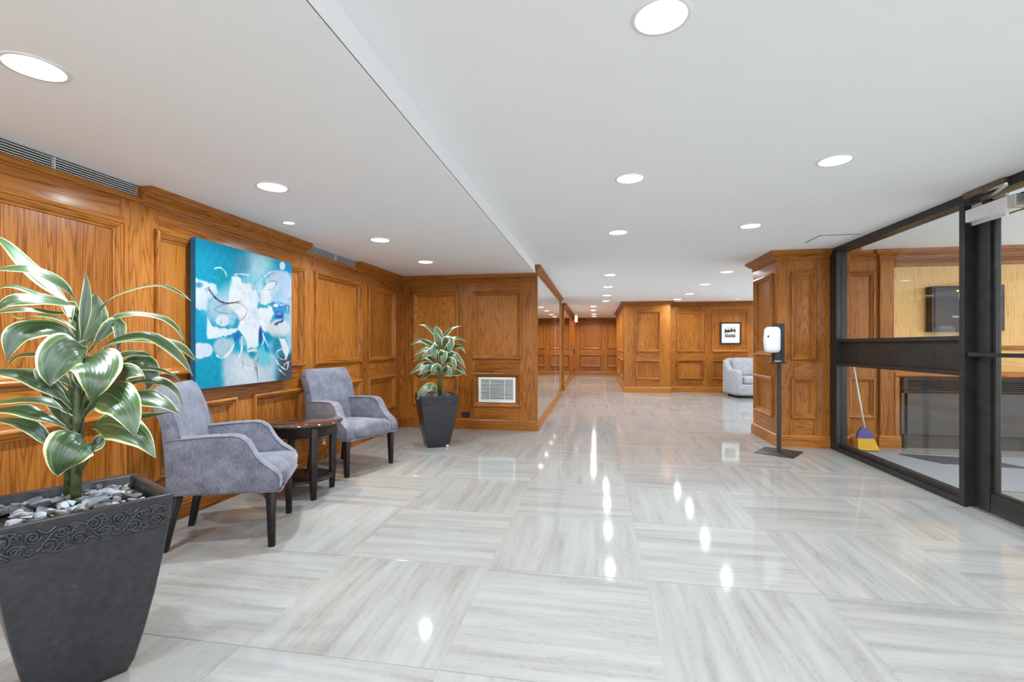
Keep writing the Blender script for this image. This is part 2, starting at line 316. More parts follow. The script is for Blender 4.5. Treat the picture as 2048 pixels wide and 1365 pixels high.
def panelled(pl, u0, u1, z0, z1, cols, parent, mats=OAK, ft=.024, skip=()):
    """face frame: cols = [(ua, ub, [(za, zb, [(a, b), ...]), ...])] of moulding outer rectangles; stiles, rails, panels, mouldings"""
    INS = .032; g = .0006; za = pl.ua
    cs = sorted(cols); edges = [u0]
    for a, b, rows in cs: edges += [a + INS, b - INS]
    edges.append(u1)
    for i in range(0, len(edges), 2):
        if edges[i + 1] - edges[i] > .004: obj('stile', pl.box(MB(), edges[i] + g, edges[i + 1] - g, z0, z1, -ft, 0, .0012), mats[2], parent)
    for a, b, rows in cs:
        a2, b2 = a + INS, b - INS; rows = sorted(rows); zs = [z0]
        for r in rows: zs += [r[0] + INS, r[1] - INS]
        zs.append(z1)
        for i in range(0, len(zs), 2):
            if zs[i + 1] - zs[i] > .004: obj('rail', pl.box(MB(), a2 + g, b2 - g, zs[i] + g, zs[i + 1] - g, -ft, -.0004, .0012), mats[za], parent)
        for r in rows:
            ops = r[2] if len(r) > 2 else [(a, b)]
            for k in range(len(ops) - 1): obj('stile', pl.box(MB(), ops[k][1] - INS, ops[k + 1][0] + INS, r[0] + INS, r[1] - INS, -ft, -.0002, .001), mats[2], parent)
            for (oa, ob) in ops:
                n = 1 if ob - oa < .8 else 2
                obj('panel', pl.box(MB(), oa + INS * .5, ob - INS * .5, r[0] + INS * .5, r[1] - INS * .5, -.034, -.020), mats[2], parent)
                moulding(pl, oa, ob, r[0], r[1], parent, mats)
CROWN = [(0.0, -.110), (.012, -.110), (.014, -.103), (.012, -.096), (.005, -.094), (.007, -.084), (.014, -.072), (.028, -.060), (.046, -.052), (.052, -.047), (.052, -.038), (.060, -.037), (.066, -.030), (.068, -.021), (.078, -.020), (.080, 0.0), (0.0, 0.0)]
BASE = [(0.0, 0.0), (.020, 0.0), (.020, .092), (.018, .098), (.013, .102), (.017, .108), (.016, .118), (.010, .128), (.004, .136), (0.0, .140)]
def sweep(path, prof, ztop, cap=True):
    """profile (out, z) swept along a plan polyline; the room is on the right-hand side of travel"""
    P = [Vector((p[0], p[1])) for p in path]; rings = []
    for i, p in enumerate(P):
        ds = []
        if i > 0: ds.append((P[i] - P[i - 1]).normalized())
        if i < len(P) - 1: ds.append((P[i + 1] - P[i]).normalized())
        ns = [Vector((d.y, -d.x)) for d in ds]
        if len(ns) == 1: m = ns[0]
        else:
            m = (ns[0] + ns[1]).normalized(); m = m / m.dot(ns[0])
        rings.append([(p.x + m.x * a, p.y + m.y * a, ztop + z) for a, z in prof])
    mb = MB(); mb.loft(rings, True, cap, False); return mb
ZL, ZH = 2.12, 2.225
XW, YS, XM = -2.725, 6.345, -.767
YB = -3.0                                                    # the lobby goes on behind the camera to here

# ================================================================== STRUCTURE
# ---- floor: grout bed and single stone tiles
fl = obj('floor', MB().box((-3.7, YB, -.06), (5.7, 19.2, -.0025)), GROUT); tag(fl, 'polished pale travertine floor laid as a checkerboard of grain directions', 'floor', kind='structure')
TS, TX0, TY0 = .788, .242, 2.40
tile_me = [None, None]
gp = .0016
for a in (0, 1):
    tile_me[a] = MB().box((gp, gp, -.012), (TS - gp, TS - gp, 0.0), .0012).mesh('tile'); tile_me[a].materials.append(TRAV[a])
def in_room(cx, cy):
    h = TS / 2
    if cx + h < XW - .05: return (10.8 < cy + h and cy - h < 12.3) and cx > -3.6
    if cy > YS + h and cx < XM - h: return 10.9 < cy + h and cy - h < 12.2
    if cy > 12.3 + h and cx > .72 + h and cy < 16.3 - h: return False
    if cx > 2.1 + h and 6.0 + h < cy < 6.7 - h: return False
    if cy > 12.3 + h and cx > 3.1: return False
    return cx < 5.3
ix0, iy0 = -5, -5
for iy in range(-5, 21):
    for ix in range(-5, 7):
        cx, cy = TX0 + (ix + .5) * TS, TY0 + (iy + .5) * TS
        if not in_room(cx, cy) or cy < -1.2: continue
        o = link('floor_tile', tile_me[(ix + iy) % 2], None, fl); o.location = (TX0 + ix * TS, TY0 + iy * TS, 0)

# ---- ceilings, cut out for the lamps
LOW_LAMPS = [onz(x, y, ZL) for x, y in ((70, 135), (545, 374), (760, 480), (851, 524))]
SMALL_LAMP = onz(578, 446, ZL); SMALL_LAMP2 = onz(1474, 598, ZH)
HIGH_LAMPS = [onz(x, y, ZH) for x, y in ((1322, 33), (1260, 357), (1670, 321), (1236, 465), (1501, 452), (1220, 550), (1453, 544), (1216, 574), (1410, 569), (1214, 591),
              (1379, 588), (1212, 602), (1355, 599), (1187, 613), (1187, 621), (1188, 628.5), (1188, 633))]
EXTRA_HIGH = [Vector((.21, .10, ZH)), Vector((1.357, 1.52, ZH)), Vector((1.357, .06, ZH)), Vector((3.5, 8.7, ZH)), Vector((3.75, 10.26, ZH)), Vector((3.9, 4.6, ZH)), Vector((3.9, 3.0, ZH)), Vector((.21, -1.4, ZH)), Vector((1.357, -1.4, ZH))]  # lamps added to light the room, nearly all out of view
EXTRA_LOW = [Vector((-1.94, -.1, ZL)), Vector((-1.94, -1.6, ZL))]  # unseen lamps added to light the seating side
R_LAMP, R_SMALL = .083, .047
def ceiling_mesh(name, outline, holes, z, t):
    cu = bpy.data.curves.new(name, 'CURVE'); cu.dimensions = '2D'; cu.fill_mode = 'BOTH'
    def spl(pts):
        s = cu.splines.new('POLY'); s.points.add(len(pts) - 1); s.use_cyclic_u = True
        for q, p in zip(s.points, pts): q.co = (p[0], p[1], 0, 1)
    spl(outline)
    for (c, r) in holes: spl([(c[0] + r * math.cos(2 * math.pi * k / 32), c[1] + r * math.sin(2 * math.pi * k / 32)) for k in range(32)])
    tmp = bpy.data.objects.new('tmp', cu); COL.objects.link(tmp); bpy.context.view_layer.update()
    me = bpy.data.meshes.new_from_object(tmp.evaluated_get(bpy.context.evaluated_depsgraph_get()))
    bpy.data.objects.remove(tmp); bpy.data.curves.remove(cu)
    me.name = name
    for v in me.vertices: v.co.z = z
    return me
ce = link('ceiling', ceiling_mesh('ceiling', [(-.80, YB), (5.7, YB), (5.7, 19.2), (-3.7, 19.2), (-3.7, YS + .02), (-.80, YS + .02)], [(p, R_LAMP) for p in HIGH_LAMPS + EXTRA_HIGH] + [(SMALL_LAMP2, R_SMALL)], ZH, 0), CEIL)
tag(ce, 'flat white ceiling over the hall with rows of recessed downlights', 'ceiling', kind='structure')
top = obj('ceiling_slab', MB().box((-3.7, YB, ZH + .14), (5.7, 19.2, ZH + .2)), CEIL, ce)
cl = link('ceiling.001', ceiling_mesh('ceiling_low', [(-3.0, YB), (-.797, YB), (-.797, YS + .03), (-3.0, YS + .03)], [(p, R_LAMP) for p in LOW_LAMPS + EXTRA_LOW] + [(SMALL_LAMP, R_SMALL)], ZL, 0), CEIL)
tag(cl, 'lower white ceiling strip over the seating along the panelled wall', 'ceiling', kind='structure')
obj('soffit_edge', MB().box((-.80, YB, ZL), (-.794, YS - .001, ZH + .1)), CEIL, cl)

# ---- left wall (panelled oak), seen along its length
wl = obj('wall_left', MB().box((-2.95, YB, 0), (-2.753, YS + .4, ZL + .3)), OAK[2]); tag(wl, 'long oak panelled wall behind the seating', 'wall', kind='structure')
PLW = Plane2((XW, 0, 0), (0, 1, 0), (1, 0, 0))
ZU0, ZU1, ZD0, ZD1 = .955, 1.885, .300, .757
panelled(PLW, -3.0, YS, .0, 2.016, [(-2.55, -1.1, [(ZD0, ZD1), (ZU0, ZU1)]), (-.80, .62, [(ZD0, ZD1), (ZU0, ZU1)]), (.82, 2.361, [(ZD0, ZD1), (ZU0, ZU1)]),
         (2.543, 4.096, [(ZD0, ZD1, [(2.543, 3.231), (3.412, 4.096)]), (ZU0, ZU1)]), (4.266, 5.21, [(ZD0, ZD1), (ZU0, ZU1)]), (5.375, 6.165, [(ZD0, ZD1), (ZU0, ZU1)])], wl)
obj('cornice_board', PLW.box(MB(), YB, YS, 2.0162, 2.05, -.028, .006, .002), OAK[1], wl)
obj('cornice_board', PLW.box(MB(), 2.44, 4.12, 2.05, ZL, -.028, .0), OAK[1], wl)
obj('cornice_board', PLW.box(MB(), 5.09, YS, 2.05, ZL, -.028, .0), OAK[1], wl)
tr = obj('trim_1', sweep([(XW, 2.455), (XW, 4.125)], CROWN, ZL), OAK[1]); tag(tr, 'short oak crown moulding above the blue painting', 'moulding', kind='structure')
tr = obj('trim_2', sweep([(XW, 5.10), (XW, YS), (-.80, YS)], CROWN, ZL), OAK[0]); tag(tr, 'oak crown moulding turning the corner behind the small potted plant', 'moulding', kind='structure')
bb = obj('baseboard_left', sweep([(XW, YB), (XW, YS), (XM - .001, YS)], BASE, 0), OAK[1]); tag(bb, 'oak baseboard under the panelled seating wall and its return', 'baseboard', kind='structure')

# ---- stub wall across the end of the seating, mirrors down its side
wc = obj('wall_center', MB().box((-2.95, YS + .026, 0), (-.79, 10.92, ZH + .1)), OAK[2]); tag(wc, 'oak panelled end wall with the white air vent', 'wall', kind='structure')
PLS = Plane2((0, YS, 0), (1, 0, 0), (0, -1, 0))
panelled(PLS, XW, XM, 0, ZL, [(-2.525, -1.863, [(.31, .760), (.962, 1.893)]), (-1.668, -.982, [(.31, .780), (.962, 1.893)])], wc)
obj('corner_stile', MB().box((-.795, YS + .0005, 0), (XM, YS + .05, ZH), .002), OAK[2], wc)
tr = obj('trim_3', sweep([(-.835, YS - .0), (XM - .03, YS - .0), (XM - .03, 10.95)], CROWN, ZH), OAK[1]); tag(tr, 'oak crown moulding running above the wall mirrors', 'moulding', kind='structure')
MS = [6.40, 6.782, 9.338, 10.60]
for i in range(3):
    me = MB().box((-.7905, MS[i] + .002, .125), (-.776, MS[i + 1] - .002, 2.105), .002)
    o = obj('wall_mirror', me, MIRROR)
    tag(o, ['narrow floor-length wall mirror beside the corner with the air vent', 'broad floor-length wall mirror in the middle of the mirrored hall wall', 'floor-length wall mirror beside the oak post at the hall opening'][i], 'mirror', 'mirrors along the hall wall')
obj('mirror_post', MB().box((-.79, 10.60, .0), (XM + .004, 10.92, ZH - .1), .003), OAK[2], wc)
obj('corner_bead', MB().box((-.79, YS + .05, .0), (-.770, 6.40, ZH - .1), .002), SLAT, wc)
bb = obj('baseboard_center', sweep([(XM - .012, YS + .0), (XM - .012, 10.94)], [(0, 0), (.02, 0), (.02, .06), (.012, .075), (.012, .11), (.004, .125), (0, .125)], 0), OAK[1]); tag(bb, 'low oak skirting under the hall mirrors', 'baseboard', kind='structure')

# ---- hall beyond the opening
wh = obj('wall_hall', MB().box((-2.6, 12.19, 0), (-.826, 18.83, ZH + .1)), OAK[2]); tag(wh, 'hall wall beyond the opening with mirrors and a panelled door', 'wall', kind='structure')
PLH = Plane2((-.80, 0, 0), (0, 1, 0), (1, 0, 0))
obj('jamb', MB().box((-.95, 12.165, 0), (-.796, 12.19, ZH), .002), OAK[2], wh)
obj('stile', PLH.box(MB(), 12.19, 12.42, 0, ZH, -.026, 0, .002), OAK[2], wh)
obj('stile', PLH.box(MB(), 15.38, 15.66, 0, ZH, -.026, 0, .002), OAK[2], wh)
panelled(PLH, 15.66, 18.80, 0, ZH, [(15.75, 16.7, [(.32, .79), (.99, 1.99)]), (17.1, 18.5, [(.32, .79), (.99, 1.99)])], wh)
for i, (a, b) in enumerate(((12.43, 13.9), (13.904, 15.37))):
    tag(obj('wall_mirror', MB().box((-.825, a, .12), (-.812, b, 2.10), .002), MIRROR), ['far hall mirror just past the opening', 'far hall mirror before the panelled hall door'][i], 'mirror', 'mirrors along the hall wall')
obj('rail', PLH.box(MB(), 12.42, 15.38, 0, .118, -.026, -.002, .002), OAK[1], wh)
obj('rail', PLH.box(MB(), 12.42, 15.38, 2.102, ZH, -.026, -.002, .002), OAK[1], wh)
tr = obj('trim_4', sweep([(-.95, 12.165), (-.80, 12.165), (-.80, 18.8), (4.0, 18.8)], CROWN, ZH), OAK[1]); tag(tr, 'oak crown moulding along the far end of the hall', 'moulding', kind='structure')
wf = obj('wall_far', MB().box((-.826, 18.826, 0), (4.2, 19.1, ZH + .1)), OAK[2]); tag(wf, 'oak panelled wall at the far end of the hall', 'wall', kind='structure')
PLF = Plane2((0, 18.8, 0), (1, 0, 0), (0, -1, 0))
panelled(PLF, -.80, 4.0, 0, ZH, [(-.60, .225, [(.32, .80), (1.01, 2.01)]), (.43, 1.25, [(.32, .80), (1.01, 2.01)]), (1.5, 2.4, [(.32, .80), (1.01, 2.01)])], wf)
bb = obj('baseboard_far', sweep([(-.80, 12.165), (-.80, 18.8), (4.0, 18.8)], BASE, 0), OAK[0]); tag(bb, 'oak baseboard at the far end of the hall', 'baseboard', kind='structure')
obj('wall_side_hall', MB().box((-3.7, 10.5, 0), (-3.55, 12.6, ZH + .1)), OAK[2]); tag(bpy.data.objects['wall_side_hall'], 'oak wall closing the side passage behind the mirrors', 'wall', kind='structure')

# ---- pier and lounge wall
wp = obj('wall_pier', MB().box((.729, 11.999, 0), (1.752, 16.4, ZH + .1)), OAK[2]); tag(wp, 'oak panelled pier standing out into the hall', 'wall', kind='structure')
PLP = Plane2((0, 11.97, 0), (1, 0, 0), (0, -1, 0)); PLP2 = Plane2((.70, 0, 0), (0, -1, 0), (-1, 0, 0))
ZR = [(.315, .79), (.99, 1.99)]
panelled(PLP, .70, 1.782, 0, ZH, [(.962, 1.555, ZR)], wp)
panelled(PLP2, -16.4, -11.995, 0, ZH, [(-13.5, -12.25, ZR), (-15.2, -13.8, ZR)], wp)
obj('stile', MB().box((1.752, 11.995, 0), (1.782, 12.29, ZH), .002), OAK[2], wp)
wo = obj('wall_lounge', MB().box((1.752, 12.312, 0), (5.3, 12.5, ZH + .1)), OAK[2]); tag(wo, 'oak panelled lounge wall carrying the small framed picture', 'wall', kind='structure')
PLO = Plane2((0, 12.285, 0), (1, 0, 0), (0, -1, 0))
panelled(PLO, 1.782, 5.2, 0, ZH, [(1.978, 2.612, ZR), (2.805, 3.645, ZR), (3.85, 4.9, ZR)], wo)
tr = obj('trim_5', sweep([(.70, 16.4), (.70, 11.97), (1.782, 11.97), (1.782, 12.285), (5.2, 12.285)], CROWN, ZH), OAK[0]); tag(tr, 'oak crown moulding over the pier and the lounge wall', 'moulding', kind='structure')
bb = obj('baseboard_pier', sweep([(.70, 16.4), (.70, 11.97), (1.782, 11.97), (1.782, 12.285), (5.2, 12.285)], BASE, 0), OAK[0]); tag(bb, 'oak baseboard round the pier and the lounge wall', 'baseboard', kind='structure')
o = obj('wall_hall_side', MB().box((4.0, 12.5, 0), (4.2, 18.83, ZH + .1)), OAK[2]); tag(o, 'oak wall closing the widened end of the hall', 'wall', kind='structure')

# ---- column and vestibule end wall
XC, YC = 2.035, 5.86
wr = obj('wall_right', MB().box((XC + .028, YC + .028, 0), (2.72, 6.652, ZH + .1)), OAK[2]); tag(wr, 'oak panelled column beside the glazed entrance', 'wall', kind='structure')
PLC = Plane2((0, YC, 0), (1, 0, 0), (0, -1, 0)); PLC2 = Plane2((XC, 0, 0), (0, -1, 0), (-1, 0, 0)); PLC3 = Plane2((0, 6.68, 0), (-1, 0, 0), (0, 1, 0))
panelled(PLC, XC, 2.72, 0, ZH, [(2.182, 2.449, [(.318, .79), (.985, 1.99)])], wr)
panelled(PLC2, -6.68, -YC - .025, 0, ZH, [(-6.60, -5.975, [(.318, .785), (1.03, 1.995)])], wr)
wv = obj('wall_vestibule', MB().box((2.72, 6.05, 0), (5.6, 6.652, ZH + .1)), OAK[2]); tag(wv, 'pale oak end wall of the entrance vestibule seen through the glass', 'wall', kind='structure')
obj('lounge_face', MB().box((XC + .03, 6.652, 0), (5.2, 6.68, ZH)), OAK[2], wv)
tr = obj('trim_6', sweep([(5.2, 6.68), (XC, 6.68), (XC, YC), (2.60, YC)], [(-a if False else a, z) for a, z in CROWN], ZH), OAK[0]); tag(tr, 'oak crown moulding round the column by the entrance', 'moulding', kind='structure')
bb = obj('baseboard_right', sweep([(5.2, 6.68), (XC, 6.68), (XC, YC), (2.585, YC)], BASE, 0), OAK[0]); tag(bb, 'oak baseboard round the column by the entrance', 'baseboard', kind='structure')
# vestibule: pilaster, framed pale panel above, dark heater niche below
PLV = Plane2((0, 6.02, 0), (1, 0, 0), (0, -1, 0))
obj('pilaster', PLV.box(MB(), 2.72, 2.80, 0, ZH, -.03, .14, .003), OAK[2], wr)
obj('back_board', PLV.box(MB(), 2.80, 3.16, 0, ZH, -.03, -.01, .002), OAK[2], wv)
moulding(PLV, 2.84, 3.12, .99, 1.99, wv, OAK); moulding(PLV, 2.84, 3.12, .32, .79, wv, OAK)
obj('pilaster', PLV.box(MB(), 3.16, 3.30, 0, ZH, -.03, .03, .003), OAK[2], wv)
obj('upper_panel', PLV.box(MB(), 3.30, 5.5, 1.14, 2.06, -.03, 0.0), PALE[2], wv)
moulding(PLV, 3.255, 5.5, 1.10, 2.08, wv, OAK)
obj('rail', PLV.box(MB(), 3.30, 5.5, .86, 1.12, -.03, .004, .002), PALE[0], wv)
obj('rail', PLV.box(MB(), 3.30, 5.5, 2.06, ZH, -.03, .004, .002), OAK[0], wv)
obj('niche_moulding', PLV.box(MB(), 3.30, 5.5, .80, .86, -.02, .035, .012), OAK[0], wv)
obj('niche_moulding', PLV.box(MB(), 3.30, 3.36, 0, .80, -.02, .035, .012), OAK[2], wv)
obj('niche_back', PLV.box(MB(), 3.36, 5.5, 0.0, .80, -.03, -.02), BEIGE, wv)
o = obj('trim_7', sweep([(2.72, 5.88), (2.80, 5.88), (2.80, 6.02), (3.16, 6.02), (3.16, 5.99), (5.5, 5.99)], CROWN, ZH), OAK[0]); tag(o, 'oak crown moulding inside the vestibule', 'moulding', kind='structure')
o = obj('baseboard_vestibule', sweep([(2.72, 5.88), (2.80, 5.88), (2.80, 6.03), (3.16, 6.03), (3.16, 5.99), (3.36, 5.985)], BASE, 0), OAK[0]); tag(o, 'oak baseboard inside the vestibule', 'baseboard', kind='structure')
hr = thing('heater_grille', 'dark slatted heater grille in the vestibule niche', 'heater', (0, 0, 0))
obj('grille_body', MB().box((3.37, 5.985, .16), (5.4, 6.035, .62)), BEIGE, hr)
for k in range(7): obj('slat', MB().box((3.37, 5.965, .645 + k * .02), (5.4, 6.03, .653 + k * .02), .001), BRONZE, hr)
for k in range(4): obj('bracket', MB().box((3.40 + k * .62, 5.985, .0), (3.43 + k * .62, 6.03, .79)), BRONZE, hr)

# ---- glazed partition and entrance door
wn = thing('window_1', 'bronze framed fixed glazing between the lobby and the vestibule', 'window', (2.585, 5.0, 0), kind='structure')
def loc(o, root):  # meshes are written in world coordinates: shift into the root's frame
    o.matrix_parent_inverse = Matrix.Translation(root.location).inverted(); return o
def wbox(name, a, b, m=BRONZE, ch=.002, root=wn): return loc(obj(name, MB().box(a, b, ch), m, root), root)
XG = 2.585
wbox('jamb', (XG, 5.71, 0), (XG + .045, 5.852, ZH)); wbox('jamb', (XG + .045, 5.735, 0), (XG + .12, 5.852, ZH))
wbox('mullion', (XG, 3.887, 0), (XG + .115, 3.937, ZH))
wbox('sill', (XG, 3.937, 0), (XG + .12, 5.71, .045)); wbox('sill_bead', (XG + .03, 3.937, .045), (XG + .085, 5.735, .085))
wbox('head', (XG, 3.937, 2.165), (XG + .12, 5.71, ZH)); 
wbox('mid_rail', (XG + .004, 3.937, 1.185), (XG + .11, 5.71, 1.22)); wbox('mid_rail', (XG + .004, 3.937, .932), (XG + .11, 5.71, .965)); wbox('infill_panel', (XG + .04, 3.937, .965), (XG + .09, 5.735, 1.185))
wbox('pane', (XG + .055, 3.937, 1.22), (XG + .061, 5.735, 2.165), GLASS, 0); wbox('pane', (XG + .055, 3.937, .085), (XG + .061, 5.735, .932), GLASS, 0)
dr = thing('door_1', 'bronze framed glass entrance door with a push bar and overhead closer', 'door', (2.65, 3.3, 0), kind='structure')
def dbox(name, a, b, m=BRONZE, ch=.002): return wbox(name, a, b, m, ch, dr)
XD = 2.650; YD0, YD1 = 2.80, 3.884
dbox('door_stile', (XD, YD1 - .045, .012), (XD + .05, YD1, 2.12)); dbox('door_stile', (XD - .006, 3.752, .012), (XD + .05, YD1 - .047, 2.12)); dbox('glazing_bead', (XD + .012, 3.722, .15), (XD + .045, 3.752, 2.02))
dbox('door_stile', (XD, YD0, .012), (XD + .05, YD0 + .11, 2.12))
dbox('bottom_rail', (XD, YD0 + .11, .012), (XD + .05, 3.752, .14)); dbox('glazing_bead', (XD + .012, YD0 + .11, .14), (XD + .045, 3.722, .156))
dbox('top_rail', (XD, YD0 + .11, 2.02), (XD + .05, 3.752, 2.12)); dbox('pane', (XD + .024, YD0 + .11, .156), (XD + .030, 3.722, 2.02), GLASS, 0)
pb = dbox('push_bar', (XD - .055, YD0 + .05, 1.073), (XD - .043, 3.872, 1.10), BRONZE, .003); dbox('bar_bracket', (XD - .05, 3.84, 1.068), (XD, 3.87, 1.105)); dbox('bar_bracket', (XD - .05, YD0 + .05, 1.068), (XD, YD0 + .08, 1.105))
dbox('door_head', (XG, 2.5, 2.165), (XG + .12, 3.887, ZH)); dbox('door_jamb', (XG, 2.70, 0), (XG + .115, YD0 - .004, 2.165)); dbox('threshold', (XG + .02, YD0, 0), (XG + .12, YD1, .008), ALU, .001)
# door closer
cb = dbox('closer_body', (2.56, 3.50, 2.012), (2.645, 3.845, 2.098), WHITE, .005)
dbox('closer_end', (2.562, 3.435, 2.014), (2.643, 3.50, 2.094), ALU, .004); dbox('closer_plate', (2.63, 3.60, 2.0), (2.650, 3.90, 2.145), WHITEM, .003)
c = MB(); c.lathe([(.0, 2.097), (.028, 2.097), (.030, 2.125), (.022, 2.132), (.0, 2.132)], (2.60, 3.70, 0), 20); loc(obj('closer_spindle', c, BLACK, dr), dr)
c = MB(); c.tube([(2.60, 3.70, 2.135), (2.575, 3.62, 2.142), (2.50, 3.42, 2.145)], .011, 8); loc(obj('closer_arm', c, ALU, dr), dr)
c = MB(); c.tube([(2.50, 3.42, 2.150), (2.56, 3.60, 2.175), (2.60, 3.80, 2.195)], .009, 8); loc(obj('closer_arm', c, ALU, dr), dr)
dbox('closer_bracket', (2.555, 3.52, 2.180), (2.60, 3.86, ZH - .004), plain('tarnished_brass', (.20, .15, .09), .4, metal=.7, var=.3), .006)
wo2 = obj('wall_entrance', MB().box((XG, YB, 0), (XG + .12, 2.70, ZH)), CEIL); tag(wo2, 'plain wall beside the entrance door', 'wall', kind='structure')

# ================================================================== FITTINGS
# ---- recessed downlights
def make_lamp(r, name, small=False):
    root = link(name, None); root.empty_display_size = .05
    d = .075 if not small else .03
    obj('trim_ring', MB().lathe([(r * .90, .0), (r * .92, -.004), (r * 1.12, -.0045), (r * 1.16, -.001), (r * 1.16, .002), (r, .002)], (0, 0, 0), 40), WHITE, root)
    prof = []; n = 9
    for k in range(n):
        z = d * k / n; rr = r * (.90 - .20 * k / n)
        prof += [(rr, z), (rr * .985, z + d / n * .55), (rr * .97, z + d / n)]
    obj('baffle', MB().lathe(prof, (0, 0, 0), 40), WHITE, root)
    lens = MB(); lens.lathe([(0.0005, d - .012), (r * .4, d - .010), (r * .72, d)], (0, 0, 0), 32); obj('lens', lens, LENS, root)
    return root
lamp0 = make_lamp(R_LAMP, 'downlight'); lamp1 = make_lamp(R_SMALL, 'picture_light', True); lamp2 = copy_tree(lamp1)
used = [False]
def lamp(p, label, group, watts, col):
    o = lamp0 if not used[0] else copy_tree(lamp0); used[0] = True
    o.location = p; tag(o, label, 'ceiling light', group)
    ld = bpy.data.lights.new('lamp', 'AREA'); ld.shape = 'DISK'; ld.size = R_LAMP * .9; ld.energy = watts; ld.color = col
    lo = bpy.data.objects.new('lamp_bulb', ld); COL.objects.link(lo); lo.parent = o; lo.location = (0, 0, .012)
ORD = ['first', 'second', 'third', 'fourth', 'fifth', 'sixth', 'seventh', 'eighth']
for i, p in enumerate(sorted(LOW_LAMPS, key=lambda q: -q.y)): lamp(p, ORD[i] + ' downlight of the lower ceiling counted from the end wall with the vent', 'downlights in the lower ceiling', DOWNLIGHT_WARM_W, SIDE)
for p in EXTRA_LOW: lamp(p, 'added recessed downlight of the lower ceiling, out of view before the seating', 'added downlights in the lower ceiling', DOWNLIGHT_WARM_W, SIDE)
def row(q):
    if q.y > 12.5: return 'downlight of the far hall counted from the far end wall', 'downlights in the far hall'
    if q.x < 1: return 'downlight of the middle hall row counted from the pier', 'middle row of hall downlights'
    if q.y < 5: return 'downlight of the row beside the entrance, counted from the column', 'downlights beside the entrance'
    return 'downlight of the row beside the lounge, counted from the pier', 'downlights before the lounge'
cnt = {}
for p in sorted(HIGH_LAMPS, key=lambda q: -q.y):
    lb, g = row(p); i = cnt.get(g, 0); cnt[g] = i + 1; lamp(p, ORD[i] + ' ' + lb, g, DOWNLIGHT_W * (4.5 if p.y > 12.5 else 1.5 if p.y > 7 else 1.0), NEUTRAL if p.y < 12.5 else (1.0, .94, .84))
for p in EXTRA_HIGH: lamp(p, 'added recessed downlight of the main ceiling that helps light the room', 'added downlights in the main ceiling', DOWNLIGHT_W * (2.2 if p.x > 3 and p.y < 6 else 1), NEUTRAL)
lamp1.location = SMALL_LAMP; tag(lamp1, 'small adjustable picture downlight above the blue painting', 'ceiling light')
def spot(parent, off, target, watts, angle, blend, col):
    ld = bpy.data.lights.new('lamp', 'SPOT'); ld.energy = watts; ld.spot_size = math.radians(angle); ld.spot_blend = blend; ld.color = col; ld.shadow_soft_size = .03
    lo = bpy.data.objects.new('lamp_bulb', ld); COL.objects.link(lo); lo.parent = parent; lo.location = off
    d = Vector(target) - (Vector(parent.location) + Vector(off)); lo.rotation_euler = d.to_track_quat('-Z', 'Y').to_euler()
spot(lamp1, (0, 0, -.002), (-1.98, 3.60, 0), PICTURE_W, 54, .8, (1.0, .76, .44))
lamp2.location = SMALL_LAMP2; tag(lamp2, 'small adjustable downlight before the framed picture in the lounge', 'ceiling light', 'picture lights'); lamp1['group'] = 'picture lights'
spot(lamp2, (0, 0, -.002), (3.32, 12.27, 1.25), PICTURE_W * .38, 62, .8, (1.0, .80, .42))

# ---- linear air grilles over the left wall
def air_grille(y0, y1, label):
    t = thing('linear_air_grille', label, 'air vent', (XW, (y0 + y1) / 2, 2.05), group='linear air grilles')
    def B(n, a, b, m): return loc(obj(n, MB().box(a, b), m, t), t)
    B('duct_backing', (XW - .027, y0, 2.0505), (XW - .02, y1, ZL - .001), BLACK)
    for k in range(5): B('slat', (XW - .0085, y0, 2.0555 + k * .0125), (XW - .001, y1, 2.0592 + k * .0125), SLAT)
    y = y0 + .55
    while y < y1 - .2: B('joint', (XW - .02, y, 2.052), (XW - .0005, y + .003, ZL - .004), SLAT); y += .62
air_grille(-2.9, 2.44, 'long slotted air grille over the panels behind the big potted plant')
air_grille(4.122, 5.088, 'short slotted air grille above the second armchair')

# ---- white vent and outlet on the stub wall
v = thing('air_vent', 'cream metal louvred air vent set in the end wall panel', 'air vent', (-1.325, YS, .54))
def vb(n, u0, u1, z0, z1, d0, d1, m, ch=.001): return loc(obj(n, PLS.box(MB(), u0, u1, z0, z1, d0, d1, ch), m, v), v)
vx0, vx1, vz0, vz1 = -1.582, -1.067, .372, .715
vb('duct_backing', vx0 + .03, vx1 - .03, vz0 + .03, vz1 - .03, -.019, -.014, BLACK)
for a in ((vx0, vx0 + .033, vz0, vz1), (vx1 - .033, vx1, vz0, vz1)): vb('frame', *a, -.013, .006, WHITEM, .003)
for a in ((vx0 + .033, vx1 - .033, vz0, vz0 + .036), (vx0 + .033, vx1 - .033, vz1 - .032, vz1)): vb('frame', *a, -.013, .006, WHITEM, .003)
for k in range(14):
    z = vz0 + .042 + k * .0193
    mb = MB(); a = [PLS.p(vx0 + .033, z, .004), PLS.p(vx1 - .033, z, .004), PLS.p(vx1 - .033, z + .0065, -.002), PLS.p(vx0 + .033, z + .0065, -.002)]
    b = [q + Vector((0, 0, .002)) for q in a]; mb.add(a + b, [(0, 1, 2, 3), (7, 6, 5, 4), (0, 4, 5, 1), (1, 5, 6, 2), (2, 6, 7, 3), (3, 7, 4, 0)]); loc(obj('louvre', mb, WHITEM, v), v)
for x in (vx0 + .155, vx1 - .155): vb('divider', x, x + .006, vz0 + .036, vz1 - .032, -.004, .0055, WHITEM)
ou = thing('power_outlet', 'black double power outlet low on the end wall', 'outlet', (-1.76, YS, .197))
def ob(n, u0, u1, z0, z1, d0, d1, m): return loc(obj(n, PLS.box(MB(), u0, u1, z0, z1, d0, d1, .002), m, ou), ou)
ob('cover_plate', -1.819, -1.702, .160, .232, .0, .006, BLACK)
